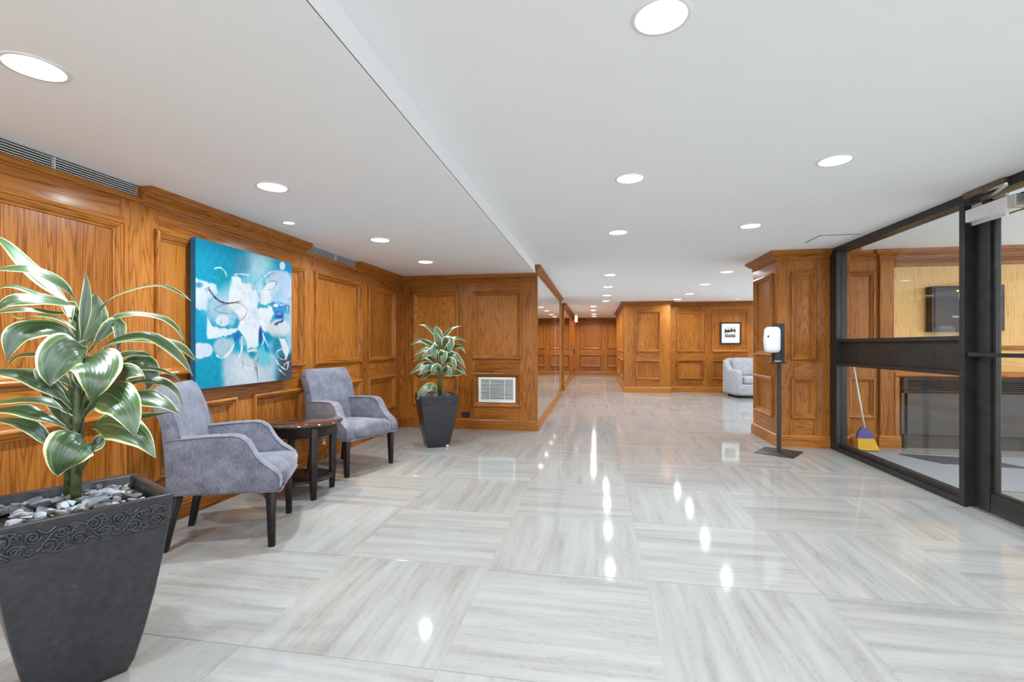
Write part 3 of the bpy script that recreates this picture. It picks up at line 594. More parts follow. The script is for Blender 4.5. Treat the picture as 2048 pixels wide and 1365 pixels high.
for x in (-1.805, -1.755): ob('socket', x, x + .038, .176, .216, .006, .008, BLACKP)

# ---- ceiling hatch
h = thing('ceiling_hatch', 'flush white access hatch outlined in the ceiling by the entrance', 'hatch', (2.33, 5.25, ZH))
def hb(n, a, b, m): return loc(obj(n, MB().box(a, b, .0005), m, h), h)
hb('hatch_panel', (2.166, 5.087, ZH - .002), (2.505, 5.42, ZH + .004), CEIL)
hb('gap', (2.156, 5.08, ZH - .0035), (2.51, 5.087, ZH + .002), BLACK); hb('gap', (2.156, 5.087, ZH - .0035), (2.163, 5.42, ZH + .002), BLACK)

# ---- hall fittings far away
e = thing('emergency_light', 'white boxed emergency light hung high in the far hall', 'emergency light', (-.56, 14.0, 1.82))
def eb(n, a, b, m): return loc(obj(n, MB().box(a, b, .004), m, e), e)
eb('housing', (-.60, 13.96, 1.83), (-.515, 14.10, 2.04), WHITEM); eb('bracket', (-.565, 14.01, 2.04), (-.545, 14.05, ZH), WHITEM)
e2 = thing('fire_alarm', 'small red fire alarm high on the far hall wall', 'alarm', (-.8, 17.9, 1.92)); loc(obj('alarm_box', MB().box((-.80, 17.85, 1.90), (-.74, 18.0, 2.06), .005), REDP, e2), e2)
e3 = thing('door_lock', 'dark keypad lock plate on the far hall door', 'lock', (-.8, 16.9, .92))
loc(obj('lock_plate', MB().box((-.80, 16.80, .84), (-.785, 16.92, 1.05), .003), ALU, e3), e3); loc(obj('lock_body', MB().box((-.785, 16.82, .88), (-.74, 16.90, 1.0), .004), BLACK, e3), e3)

# ================================================================== PAINTING (flat print, colours per vertex)
def smooth(e0, e1, x):
    t = np.clip((x - e0) / (e1 - e0), 0, 1); return t * t * (3 - 2 * t)
class Canvas:
    """colour field evaluated over sample points X, Y (in drawing units)"""
    def __init__(s, X, Y, base):
        s.X, s.Y = X, Y; s.C = np.ones(X.shape + (3,)) * np.array(base)
        rng = np.random.default_rng(3); ph = rng.uniform(0, 6.28, (10, 2)); fr = rng.uniform(.006, .03, (10, 2)) * rng.choice([-1, 1], (10, 2))
        s.W = sum(np.sin(X * f[0] + Y * f[1] + p[0]) for f, p in zip(fr, ph)) / 4.0
        s.G = sum(np.sin(X * f[0] * 6 + Y * f[1] * 2.5 + p[1]) for f, p in zip(fr, ph)) / 4.0
    def mix(s, a, col): a = np.clip(a, 0, 1)[..., None]; s.C = s.C * (1 - a) + np.array(col) * a
    def ell(s, cx, cy, rx, ry, col, soft=.2, al=1.0, wob=0.0):
        d = np.sqrt(((s.X - cx) / rx) ** 2 + ((s.Y - cy) / ry) ** 2) + wob * s.W; s.mix(al * (1 - smooth(1 - soft, 1 + soft, d)), col)
    def poly(s, pts, col, soft=8.0, al=1.0, wob=6.0):
        X = s.X + wob * s.W; Y = s.Y + wob * s.G; n = len(pts); ins = np.zeros(X.shape, bool); dm = np.full(X.shape, 1e9)
        for i in range(n):
            x0, y0 = pts[i]; x1, y1 = pts[(i + 1) % n]
            c = ((y0 > Y) != (y1 > Y)); xi = (x1 - x0) * (Y - y0) / ((y1 - y0) if y1 != y0 else 1e-9) + x0; ins ^= c & (X < xi)
            t = np.clip(((X - x0) * (x1 - x0) + (Y - y0) * (y1 - y0)) / ((x1 - x0) ** 2 + (y1 - y0) ** 2 + 1e-9), 0, 1)
            dm = np.minimum(dm, np.hypot(X - x0 - t * (x1 - x0), Y - y0 - t * (y1 - y0)))
        sd = np.where(ins, dm, -dm); s.mix(al * smooth(-soft, soft, sd), col)
    def stroke(s, pts, col, wd=5.0, al=1.0, soft=2.5, taper=True):
        P = [np.array(p, float) for p in pts]; Q = []
        for i in range(len(P) - 1):
            p0 = P[max(i - 1, 0)]; p1 = P[i]; p2 = P[i + 1]; p3 = P[min(i + 2, len(P) - 1)]
            for t in np.linspace(0, 1, 7)[:-1]: Q.append(.5 * (2 * p1 + (p2 - p0) * t + (2 * p0 - 5 * p1 + 4 * p2 - p3) * t * t + (3 * p1 - p0 - 3 * p2 + p3) * t ** 3))
        Q.append(P[-1]); n = len(Q); a = np.zeros(s.X.shape)
        for i in range(n - 1):
            d = Q[i + 1] - Q[i]; t = np.clip(((s.X - Q[i][0]) * d[0] + (s.Y - Q[i][1]) * d[1]) / (d @ d + 1e-9), 0, 1)
            r = np.hypot(s.X - Q[i][0] - t * d[0], s.Y - Q[i][1] - t * d[1]); f = (i + .5) / n; w_ = wd * (1 if not taper else .35 + 1.1 * math.sin(math.pi * min(1, f * .8 + .2)))
            a = np.maximum(a, 1 - smooth(w_ / 2 - soft / 2, w_ / 2 + soft, r))
        s.mix(al * a * (.8 + .2 * np.sign(s.G)), col)
    def grad(s, mask, col, al=1.0): s.mix(al * mask, col)
def homography(src, dst):
    A = []; b = []
    for (x, y), (u, v_) in zip(src, dst):
        A += [[x, y, 1, 0, 0, 0, -u * x, -u * y], [0, 0, 0, x, y, 1, -v_ * x, -v_ * y]]; b += [u, v_]
    hh = np.linalg.solve(np.array(A, float), np.array(b, float)); return np.append(hh, 1).reshape(3, 3)
def print_mesh(name, pfun, nu, nv, C):
    vs = [tuple(pfun(i / (nu - 1), j / (nv - 1))) for j in range(nv) for i in range(nu)]
    fs = [(j * nu + i, j * nu + i + 1, (j + 1) * nu + i + 1, (j + 1) * nu + i) for j in range(nv - 1) for i in range(nu - 1)]
    me = bpy.data.meshes.new(name); me.from_pydata(vs, [], fs)
    ca = me.color_attributes.new('Col', 'FLOAT_COLOR', 'POINT'); lin = np.where(C <= .04045, C / 12.92, ((C + .055) / 1.055) ** 2.4)
    ca.data.foreach_set('color', np.concatenate([lin, np.ones(C.shape[:2] + (1,))], -1).reshape(-1).astype(np.float32))
    return me
NU, NV = 250, 250
uu, vv = np.meshgrid(np.linspace(0, 1, NU), np.linspace(0, 1, NV))          # v: 0 bottom
Hm = homography([(0, 1), (1, 1), (0, 0), (1, 0)], [(127, 62), (922, 270), (115, 1320), (925, 1240)])
den = Hm[2, 0] * uu + Hm[2, 1] * vv + 1; X = (Hm[0, 0] * uu + Hm[0, 1] * vv + Hm[0, 2]) / den; Y = (Hm[1, 0] * uu + Hm[1, 1] * vv + Hm[1, 2]) / den
c255 = lambda *a: tuple(v_ / 255 for v_ in a)
cv = Canvas(X, Y, c255(10, 160, 192))
cv.grad(smooth(700, 920, X) * (1 - smooth(380, 620, Y)), c255(0, 140, 205), .9)
cv.grad(1 - smooth(60, 330, Y - .1 * X), c255(14, 140, 172), .6)
cv.ell(640, 300, 120, 230, c255(190, 232, 242), .8, .95, .15); cv.ell(300, 250, 180, 90, c255(20, 165, 200), .8, .6)
cv.ell(500, 290, 70, 75, c255(92, 150, 178), .6, .75, .1); cv.ell(340, 390, 60, 85, c255(0, 152, 165), .5, .8)
cv.poly([(100, 390), (200, 420), (290, 440), (305, 520), (225, 570), (215, 660), (140, 650), (90, 640)], c255(224, 228, 238), 12)
cv.ell(150, 450, 30, 22, c255(40, 140, 180), .6, .8); cv.ell(330, 640, 140, 130, c255(186, 204, 216), .5, .9, .1); cv.ell(470, 520, 130, 90, c255(200, 222, 232), .7, .8)
cv.ell(830, 470, 120, 150, c255(206, 214, 236), .15, .92, .05); cv.ell(800, 520, 70, 60, c255(160, 205, 232), .7, .7)
cv.grad(smooth(800, 900, X) * smooth(430, 560, Y) * (1 - smooth(980, 1060, Y)), c255(206, 212, 228), .8)
cv.poly([(410, 380), (490, 380), (500, 440), (570, 430), (585, 480), (620, 500), (645, 570), (640, 640), (760, 630), (780, 680), (740, 760), (750, 850), (700, 850), (650, 800), (655, 950), (620, 985), (545, 980), (520, 900), (480, 830), (470, 700), (390, 610), (410, 540)], c255(244, 245, 247), 10, 1, 9)
cv.poly([(655, 500), (720, 440), (790, 420), (760, 480), (740, 520), (755, 590), (700, 620), (660, 600)], c255(242, 244, 247), 6)
cv.poly([(745, 570), (890, 620), (890, 690), (780, 690)], c255(62, 140, 200), 14, .85); cv.poly([(785, 675), (850, 680), (845, 740), (790, 735)], c255(28, 76, 168), 8); cv.ell(815, 690, 26, 14, c255(130, 180, 225), .5, .7)
cv.ell(815, 815, 95, 80, c255(228, 228, 224), .2, .95, .08); cv.poly([(780, 770), (850, 735), (850, 755), (785, 790)], c255(40, 60, 150), 5, .9)
cv.ell(740, 820, 30, 40, c255(222, 212, 180), .8, .6); cv.ell(430, 620, 45, 40, c255(240, 236, 205), .8, .6); cv.ell(790, 620, 22, 14, c255(245, 247, 250), .3)
cv.poly([(120, 700), (200, 690), (215, 900), (120, 930)], c255(10, 158, 205), 30, .6)
cv.poly([(215, 720), (260, 790), (400, 815), (500, 800), (440, 850), (330, 885), (220, 900), (205, 850)], c255(238, 238, 244), 8)
cv.ell(345, 745, 60, 48, c255(226, 229, 236), .12, .95); cv.ell(465, 755, 22, 45, c255(30, 150, 185), .4, .9, .1)
cv.poly([(375, 885), (480, 830), (505, 880), (495, 965), (430, 905)], c255(18, 120, 190), 7)
cv.grad(smooth(300, 380, X + .1 * cv.W * 60) * smooth(960, 1050, Y) * (1 - smooth(740, 860, X)), c255(206, 214, 224), .95)
cv.ell(350, 965, 85, 80, c255(196, 210, 218), .2, .9); cv.ell(150, 995, 62, 68, c255(228, 232, 242), .12); cv.ell(205, 990, 55, 58, c255(224, 228, 238), .12)
cv.ell(540, 1180, 120, 110, c255(234, 236, 240), .8, .9, .1)
cv.grad(smooth(770, 850, X + 12 * cv.W) * smooth(960, 1080, Y), c255(72, 76, 88), .97)
cv.ell(800, 950, 60, 70, c255(30, 135, 160), .8, .8); cv.ell(690, 1030, 60, 105, c255(105, 205, 218), .4, .9, .15); cv.ell(720, 930, 38, 85, c255(0, 142, 195), .25, .95, .12)
cv.ell(660, 880, 15, 75, c255(36, 72, 165), .3, .95, .1); cv.ell(590, 1020, 34, 45, c255(16, 140, 172), .5, .9, .2)
cv.poly([(545, 990), (640, 985), (635, 1000), (560, 1010)], c255(240, 240, 242), 6)
cv.poly([(820, 890), (870, 900), (905, 1000), (880, 1080), (840, 990)], c255(235, 236, 240), 8)
cv.ell(845, 290, 24, 34, c255(226, 240, 248), .15)
for p, wd, al in (([(640, 1060), (630, 1150), (640, 1255)], 9, .5), ([(600, 1060), (612, 1130), (606, 1200)], 6, .4), ([(622, 1070), (620, 1160)], 4, .5)): cv.stroke(p, c255(70, 74, 88), wd, al)
cv.stroke([(235, 488), (290, 560), (370, 600), (500, 585)], c255(42, 46, 60), 10); cv.stroke([(285, 640), (360, 612), (480, 600), (548, 650), (545, 680)], c255(120, 90, 140), 4); cv.stroke([(545, 675), (525, 720), (480, 752)], c255(205, 70, 84), 5)
cv.stroke([(275, 645), (300, 670), (410, 690)], c255(100, 110, 150), 3.5); cv.stroke([(195, 490), (235, 470), (210, 515)], c255(60, 60, 70), 3)
for p, wd in (([(280, 315), (330, 308), (368, 345), (378, 385)], 7), ([(445, 365), (500, 360), (565, 370)], 8), ([(555, 375), (558, 420)], 4), ([(290, 1035), (340, 1055), (400, 1010), (435, 945), (425, 900)], 11), ([(505, 880), (500, 1000), (455, 1105)], 9),
              ([(690, 385), (740, 345), (800, 335)], 7), ([(630, 540), (620, 460), (690, 385)], 4), ([(740, 560), (820, 610), (890, 625)], 5), ([(680, 850), (690, 910), (672, 950)], 6), ([(690, 880), (725, 965)], 5),
              ([(800, 1005), (850, 985), (880, 1040), (860, 1075), (810, 1050), (800, 1005)], 6), ([(795, 1075), (810, 1110), (880, 1160), (895, 1095), (860, 1130)], 7), ([(805, 1145), (870, 1205)], 6), ([(745, 1025), (775, 1060)], 5), ([(910, 1090), (860, 1110)], 6)):
    cv.stroke(p, c255(244, 246, 250), wd)
cv.stroke([(690, 450), (740, 420), (795, 425), (770, 480), (715, 490)], c255(70, 70, 80), 3.5); cv.stroke([(860, 625), (900, 625), (895, 690)], c255(50, 50, 80), 4); cv.stroke([(395, 800), (405, 740)], c255(170, 175, 190), 3)
rs = random.Random(4)                                         # thin veils and palette-knife marks in the pale passages
for k in range(46):
    x, y = rs.uniform(400, 780), rs.uniform(420, 980); cv.ell(x, y, rs.uniform(10, 34), rs.uniform(12, 46), rs.choice([c255(214, 220, 232), c255(232, 234, 238), c255(250, 250, 251), c255(222, 232, 240), c255(236, 232, 216)]), .7, .5 * float(abs(x - 590) < 190), .3)
for k in range(26):
    x, y = rs.uniform(150, 900), rs.uniform(330, 1180); a = rs.uniform(0, 6.28); l = rs.uniform(20, 70); b_ = a + rs.uniform(-1, 1)
    cv.stroke([(x, y), (x + l * .5 * math.cos(a), y + l * .5 * math.sin(a)), (x + l * math.cos(b_), y + l * math.sin(b_))], rs.choice([c255(250, 251, 252), c255(196, 206, 222), c255(150, 190, 215), c255(90, 100, 120)]), rs.uniform(2, 5), .6)
cv.C = np.clip(cv.C + .018 * (cv.G[..., None]), 0, 1)
cv.C = (cv.C ** 2.2 * .56) ** (1 / 2.2)                      # pigment albedo, not the lit colour
pt = thing('abstract_painting', 'large teal and white abstract canvas on the panelled wall above the armchairs', 'painting', (-2.68, 3.305, .85))
PX, PY0, PY1, PZ0, PZ1 = -2.652, 2.782, 3.808, .852, 1.880
loc(obj('stretched_canvas', MB().box((-2.6945, PY0, PZ0), (PX - .0006, PY1, PZ1), .003), TEALEDGE, pt), pt)
loc(link('painted_face', print_mesh('painted_face', lambda a, b: (PX, PY0 + .001 + a * (PY1 - PY0 - .002), PZ0 + .001 + b * (PZ1 - PZ0 - .002)), NU, NV, cv.C), PAINT, pt), pt)

# ---- small framed monochrome picture on the lounge wall
fp = thing('framed_picture', 'small black framed monochrome picture with a wide white mat on the lounge wall', 'picture', (3.23, 12.27, 1.18))
def fb(n, u0, u1, z0, z1, d0, d1, m, ch=.003): return loc(obj(n, PLO.box(MB(), u0, u1, z0, z1, d0, d1, ch), m, fp), fp)
fx0, fx1, fz0, fz1 = 2.991, 3.471, 1.18, 1.717
for a in ((fx0, fx0 + .035, fz0, fz1), (fx1 - .035, fx1, fz0, fz1), (fx0 + .035, fx1 - .035, fz0, fz0 + .035), (fx0 + .035, fx1 - .035, fz1 - .035, fz1)): fb('frame', *a, .0, .03, BLACK)
fb('mat_board', fx0 + .035, fx1 - .035, fz0 + .035, fz1 - .035, -.0, .012, PAPER, 0)
n2 = 90; ua, va = np.meshgrid(np.linspace(0, 1, n2), np.linspace(0, 1, n2)); c2 = Canvas(ua * 400, (1 - va) * 400, c255(150, 152, 155))
c2.grad(smooth(.45, .55, c2.W * .5 + va), c255(190, 192, 195), .7); c2.poly([(0, 60), (70, 130), (150, 90), (210, 150), (260, 40), (290, 110), (400, 90), (400, 190), (300, 150), (180, 210), (60, 180), (20, 240), (0, 240)], c255(28, 28, 30), 10, .95, 14)
c2.ell(230, 240, 110, 40, c255(225, 226, 228), .5, .8, .3); c2.poly([(0, 300), (120, 330), (250, 290), (400, 320), (400, 400), (0, 400)], c255(80, 80, 84), 20, .7, 20); c2.C = np.clip(c2.C + .12 * c2.G[..., None], 0, 1)
loc(link('print', print_mesh('print', lambda a, b: PLO.p(3.095 + a * .25, 1.345 + b * .25, .0128), n2, n2, c2.C), PRINT, fp), fp)

# ================================================================== ARMCHAIRS
def make_chair(name):
    root = link(name, None); root.empty_display_size = .1
    yo = lambda x: .268 + (.322 - .268) * (min(x, .31) + .27) / .58            # plan taper: narrow at the back
    prof = [(-.265, .322), (.300, .322), (.312, .345), (.314, .385), (.303, .415), (.272, .445), (.228, .478), (.190, .520), (.165, .565), (.142, .605), (.110, .632), (.070, .642), (-.05, .640), (-.245, .628), (-.270, .618)]
    TH = .080
    for sgn in (1, -1):
        rings = []
        for k, f in enumerate((0, .12, .35, .65, .88, 1.0)):
            puff = .010 * math.sin(math.pi * f); r = []
            for x, z in prof: r.append((x + (0 if k in (0, 5) else .002), sgn * (yo(x) - TH * f), z + (puff if z > .40 else 0)))
            rings.append(r)
        a = obj('armrest', MB().loft(rings, True, True, True), VEL, root, bevel=.010, seg=2)
        for yy, nm in ((.001, 0), (TH - .001, 1)):
            obj('piping', MB().tube([(x, sgn * (yo(x) - yy), z + .001) for x, z in prof[1:]], .0042, 6), VEL, a)
    def dome(x, y, z):
        hy = .168 + (.24 - .168) * (x + .25) / .52                              # widens to the front
        yy = y / .20 * hy; t = max(0, 1 - (y / .20) ** 2)
        zz = z + (.034 * t * (1 - .55 * max(0, -x / .25)) if z > 0 else 0)
        xx = x + (.020 * t if x > .2 else 0)
        return (xx, yy, zz)
    obj('seat', MB().rbox((.055, 0, .378), (.54, .41, .115), .045, 9, dome), VEL, root)
    obj('seat_rail', MB().loft([[(-.24, -.20, z), (.308, -.275, z), (.308, .275, z), (-.24, .20, z)] for z in (.319, .40)], True, True, False), VEL, root, bevel=.006)
    obj('piping', MB().tube([(-.26, .245, .321), (.31, .318, .321), (.318, .30, .321), (.318, -.30, .321), (.31, -.318, .321), (-.26, -.245, .321)], .0042, 6), VEL, root)
    bp = [(-.165, .36), (-.178, .47), (-.190, .58), (-.206, .69), (-.228, .80), (-.252, .875), (-.272, .912), (-.296, .930), (-.320, .926), (-.334, .908), (-.333, .878), (-.312, .81), (-.288, .70), (-.276, .58), (-.268, .46), (-.262, .322), (-.19, .322)]
    HY, R = .262, .055; rings = []
    ys = [-HY, -HY + .006, -HY + .02, -HY + .04, -HY + R, -.1, 0, .1, HY - R, HY - .04, HY - .02, HY - .006, HY]
    for y in ys:
        e_ = max(0, abs(y) - (HY - R)); drop = R - math.sqrt(max(0, R * R - e_ * e_)); r = []
        for x, z in bp: r.append((x, y, z - drop * max(0, min(1, (z - .70) / .16))))
        rings.append(r)
    b = obj('backrest', MB().loft(rings, True, True, True), VEL, root, bevel=.007, seg=2)
    for s_ in (1, -1):
        obj('piping', MB().tube([(x + .002, s_ * (HY - .002), z - R * .93 * max(0, min(1, (z - .70) / .16))) for x, z in bp[1:11]], .0042, 6), VEL, b)
    for s_ in (1, -1):
        mb = MB(); mb.loft([[(.255 + a * w_ * .5 + dx, s_ * .282 + b_ * w_ * .5, z) for a, b_ in ((-1, -1), (1, -1), (1, 1), (-1, 1))] for z, w_, dx in ((0, .034, .012), (.32, .050, .008))], True, True, False)
        obj('leg', mb, ESP, root, bevel=.002, seg=1)
        mb = MB(); mb.loft([[(px + a * w_ * .5, s_ * py + b_ * w_ * .5, z) for a, b_ in ((-1, -1), (1, -1), (1, 1), (-1, 1))] for z, w_, px, py in ((0, .034, -.292, .205), (.16, .042, -.262, .20), (.33, .050, -.225, .195))], True, True, False)
        obj('leg', mb, ESP, root, bevel=.002, seg=1)
    return root
ch1 = make_chair('armchair'); ch2 = copy_tree(ch1)
ch1.location = (-2.19, 2.58, 0); ch1.rotation_euler = (0, 0, math.radians(26))
ch2.location = (-2.305, 4.172, 0); ch2.rotation_euler = (0, 0, math.radians(-17))
tag(ch1, 'lilac-grey velvet armchair beside the large potted plant', 'armchair', 'velvet armchairs'); tag(ch2, 'lilac-grey velvet armchair beyond the round side table, before the small plant', 'armchair', 'velvet armchairs')
obj('care_tag', MB().box((-.05, -.262, .255), (-.02, -.258, .320)), WHITE, ch2)

# ---- round side table
tb = thing('side_table', 'round espresso wood side table with a lower shelf between the armchairs', 'table', (-2.255, 3.365, 0), math.radians(8))
obj('table_top', MB().lathe([(.0001, .567), (.29, .567), (.300, .562), (.302, .556), (.294, .548), (.285, .545), (.0001, .545)], (0, 0, 0), 56), ESPTOP, tb)
obj('apron', MB().lathe([(.262, .545), (.262, .468), (.250, .466), (.250, .545)], (0, 0, 0), 56), ESP, tb)
obj('shelf', MB().lathe([(.0001, .138), (.222, .138), (.228, .132), (.226, .122), (.0001, .120)], (0, 0, 0), 48), ESP, tb)
for k in range(4):
    a = math.radians(45 + 90 * k); ca, sa = math.cos(a), math.sin(a); mb = MB()
    mb.loft([[(r_ * ca - sa * w_ * q - ca * t_ * p_, r_ * sa + ca * w_ * q - sa * t_ * p_, z) for p_, q in ((0, -1), (1, -1), (1, 1), (0, 1))] for z, r_, w_, t_ in ((0, .252, .018, .032), (.14, .262, .022, .042), (.54, .268, .024, .046))], True, True, False)
    obj('leg', mb, ESP, tb, bevel=.002, seg=1)

# ================================================================== POTTED PLANTS
def pot_profile(k): return [(.112 * k, 0), (.128 * k, .04 * k), (.150 * k, .14 * k), (.172 * k, .26 * k), (.190 * k, .38 * k), (.201 * k, .47 * k), (.203 * k, .495 * k), (.208 * k, .535 * k), (.211 * k, .572 * k), (.215 * k, .590 * k)]
def make_pot(root, k, relief_faces, relief_r):
    sq = lambda h, z, c: [(h - c, -h, z), (h, -h + c, z), (h, h - c, z), (h - c, h, z), (-h + c, h, z), (-h, h - c, z), (-h, -h + c, z), (-h + c, -h, z)]
    rings = [sq(h, z, .006 * k) for h, z in pot_profile(k)]
    rings += [sq(h, z, .004 * k) for h, z in ((.213 * k, .5925 * k), (.196 * k, .5925 * k), (.190 * k, .588 * k), (.186 * k, .52 * k), (.17 * k, .45 * k))]
    mb = MB(); mb.loft(rings, True, False, True); mb.f.append(list(range(8))[::-1]); mb.sm.append(False); k0 = (len(rings) - 1) * 8; mb.f.append([k0 + i for i in range(8)]); mb.sm.append(False)
    for i in range(len(mb.sm)): mb.sm[i] = False
    pot = obj('pot', mb, POTM, root, bevel=.002, seg=1)
    # cast scrollwork in a band under the rim
    def spiral(cx, cz, r0, turns, a0, sgn):
        return [(cx + r0 * (1 - .82 * t) * math.cos(a0 + sgn * t * turns * 6.283), cz + r0 * (1 - .82 * t) * math.sin(a0 + sgn * t * turns * 6.283)) for t in [i / 22 for i in range(23)]]
    curves = []; pitch = .098 * k
    for n_ in range(-2, 3):
        c = n_ * pitch; m = 1 if n_ % 2 == 0 else -1
        curves += [[(c - pitch / 2 + pitch * t, m * .030 * k * math.sin(t * 6.283) * (1 - .25 * t)) for t in [i / 24 for i in range(25)]]]
        curves += [spiral(c + .004, .018 * m * k, .023 * k, 1.9, math.pi * (.5 if m > 0 else 1.5), -m), spiral(c - .030 * k, -.016 * m * k, .019 * k, 1.8, 0, m), spiral(c + .034 * k, -.014 * m * k, .017 * k, 1.7, math.pi, -m), spiral(c + .034 * k, .024 * m * k, .012 * k, 1.4, 0, m), spiral(c - .036 * k, .024 * m * k, .012 * k, 1.4, math.pi, -m)]
        curves += [[(c - .02 * k + .04 * k * t, -m * k * (.037 - .016 * math.sin(t * 3.14))) for t in [i / 10 for i in range(11)]], [(c - .012 * k + .05 * k * t, m * k * (.036 - .006 * math.cos(t * 5))) for t in [i / 10 for i in range(11)]]]
    mb = MB(); zc = .532 * k
    hz = lambda z: np.interp(z, [p[1] for p in pot_profile(k)], [p[0] for p in pot_profile(k)])
    for f in range(4):
        if f not in relief_faces: continue
        M = Matrix.Rotation(f * math.pi / 2, 3, 'Z')
        for c in curves:
            pts = [(u, zc + z_) for u, z_ in c if abs(u) < .194 * k and abs(z_) < .042 * k]
            if len(pts) > 2: mb.tube([M @ Vector((float(hz(z_ )) + .0004, u, z_)) for u, z_ in pts], relief_r, 6)
        for zb in (.487 * k, .489 * k): mb.tube([M @ Vector((float(hz(zb)), u, zb)) for u in (-.197 * k, 0, .197 * k)], .002, 5)
    obj('relief', mb, POTM, pot)
    obj('soil', MB().box((-.183 * k, -.183 * k, .50 * k), (.183 * k, .183 * k, .553 * k)), SOIL, pot)
    return pot
def stones(root, k, n, rmin, rmax, z, seed, flat=.5):
    rnd = random.Random(seed); placed = []
    for i in range(n * 40):
        if len(placed) >= n: break
        r = rnd.uniform(rmin, rmax) * (1 if len(placed) < n * .6 else .75); lim = .180 * k - r; x, y = rnd.uniform(-lim, lim), rnd.uniform(-lim, lim)
        if all((x - a) ** 2 + (y - b) ** 2 > ((r + c) * .60) ** 2 for a, b, c in placed): placed.append((x, y, r))
    for (x, y, r) in placed:
        bm = bmesh.new(); bmesh.ops.create_icosphere(bm, subdivisions=2, radius=1.0); ax = rnd.uniform(0, 3.14)
        pl = [(Vector((rnd.gauss(0, 1), rnd.gauss(0, 1), rnd.gauss(0, 1))).normalized(), rnd.uniform(.30, .75)) for _ in range(13)]
        for v_ in bm.verts:
            for nn, d in pl:
                e_ = v_.co.dot(nn)
                if e_ > d: v_.co -= nn * (e_ - d)
        bmesh.ops.scale(bm, vec=(r * rnd.uniform(1.05, 1.35), r * rnd.uniform(.75, 1.0), r * flat), verts=bm.verts)
        bmesh.ops.rotate(bm, cent=(0, 0, 0), matrix=Matrix.Rotation(ax, 3, 'Z') @ Matrix.Rotation(rnd.uniform(-.25, .25), 3, 'X'), verts=bm.verts)
        bmesh.ops.translate(bm, vec=(x, y, z + r * flat * .35 + rnd.uniform(0, .006)), verts=bm.verts)
        me = bpy.data.meshes.new('stone'); bm.to_mesh(me); bm.free(); link('stone', me, rnd.choice([SLATE, SLATE, SLATE2, SLATE2, SLATE3]), root)
def leaf_mesh(P, W, ref, nseg=18, petiole=.12, wob=.0, seed=0, fold=.22, wmax=.45):
    """blade along the control points P (world), full width W, facing ref"""
    rnd = random.Random(seed); pts = [Vector(p) for p in P]; Q = []
    def cr(i, t):
        p0 = pts[max(i - 1, 0)]; p1 = pts[i]; p2 = pts[i + 1]; p3 = pts[min(i + 2, len(pts) - 1)]
        return .5 * (2 * p1 + (p2 - p0) * t + (2 * p0 - 5 * p1 + 4 * p2 - p3) * t * t + (3 * p1 - p0 - 3 * p2 + p3) * t ** 3)
    m = len(pts) - 1
    raw = [cr(min(int(s_ * m), m - 1), s_ * m - min(int(s_ * m), m - 1)) for s_ in [i / 60 for i in range(61)]]
    L_ = [0]
    for a, b in zip(raw, raw[1:]): L_.append(L_[-1] + (b - a).length)
    for i in range(nseg + 1):
        d = L_[-1] * i / nseg; j = max(0, min(59, next((q for q in range(60) if L_[q + 1] >= d), 59))); t = (d - L_[j]) / max(1e-6, L_[j + 1] - L_[j]); Q.append(raw[j].lerp(raw[j + 1], t))
    across = [-1, -.66, -.33, 0, .33, .66, 1]; vs = []; uvs = []; ph = rnd.uniform(0, 6.28)
    for i, q in enumerate(Q):
        s_ = i / nseg; T = (Q[min(i + 1, nseg)] - Q[max(i - 1, 0)]).normalized(); R_ = Vector(ref)
        side = T.cross(R_); side = side.normalized() if side.length > 1e-3 else Vector((1, 0, 0)); nrm = side.cross(T).normalized()
        if s_ < petiole: wv_ = .10 + .12 * (s_ / petiole) ** 2
        else:
            t = (s_ - petiole) / (1 - petiole); a_ = wmax
            wv_ = (math.sin(math.pi / 2 * (t / a_)) ** .8 if t < a_ else (1 - ((t - a_) / (1 - a_)) ** 1.75)) if t > 0 else 0; wv_ = max(wv_, .22 * (1 - t) ** 6, .012)
        for c in across:
            rip = wob * W * math.sin(ph + s_ * 15 + (2 if c > 0 else 0)) * c * c
            vs.append(q + side * (c * W / 2 * wv_) + nrm * (abs(c) * fold * W / 2 * wv_ * (1 if i else .3) - abs(c) ** 3 * .18 * W * wv_ + rip)); uvs.append((c * .5 + .5, s_))
    n = len(across); fs = [(i * n + j, i * n + j + 1, (i + 1) * n + j + 1, (i + 1) * n + j) for i in range(nseg) for j in range(n - 1)]
    me = bpy.data.meshes.new('leaf'); me.from_pydata(vs, [], fs); me.polygons.foreach_set('use_smooth', [True] * len(fs))
    ul = me.uv_layers.new(name='UVMap')
    for lp in me.loops: ul.data[lp.index].uv = uvs[lp.vertex_index]
    me.materials.append(LEAF); return me
CAMP = Vector((0, 0, CAMH))
# ---- large plant beside the camera
k1 = 1.05
p1 = thing('potted_plant', 'large variegated leafy plant in a charcoal scrollwork pot beside the nearest armchair', 'plant', (-1.786, 1.371, 0), math.radians(-28), 'potted plants')
make_pot(p1, k1, (0, 1, 3), .0046); stones(p1, k1, 60, .024, .046, .556 * k1, 5, .55); stones(p1, k1, 50, .012, .026, .566 * k1, 6, .6)
bpy.context.view_layer.update(); INV1 = p1.matrix_world.inverted()
D0 = 1.706
def zp(x, y, d=0.0): return at_depth(x / 2.73, 460 + y / 2.73, D0 + d)
def add_leaf(root, inv, P, W, k, seed, **kw):
    mid = P[len(P) // 2]; ref = (Vector((0, 0, 1)) * (1 - k) + (CAMP - mid).normalized() * k).normalized()
    me = leaf_mesh(P, W, ref, seed=seed, **kw); me.transform(inv); return link('leaf', me, None, root)
ZS = D0 / FPX / 2.73
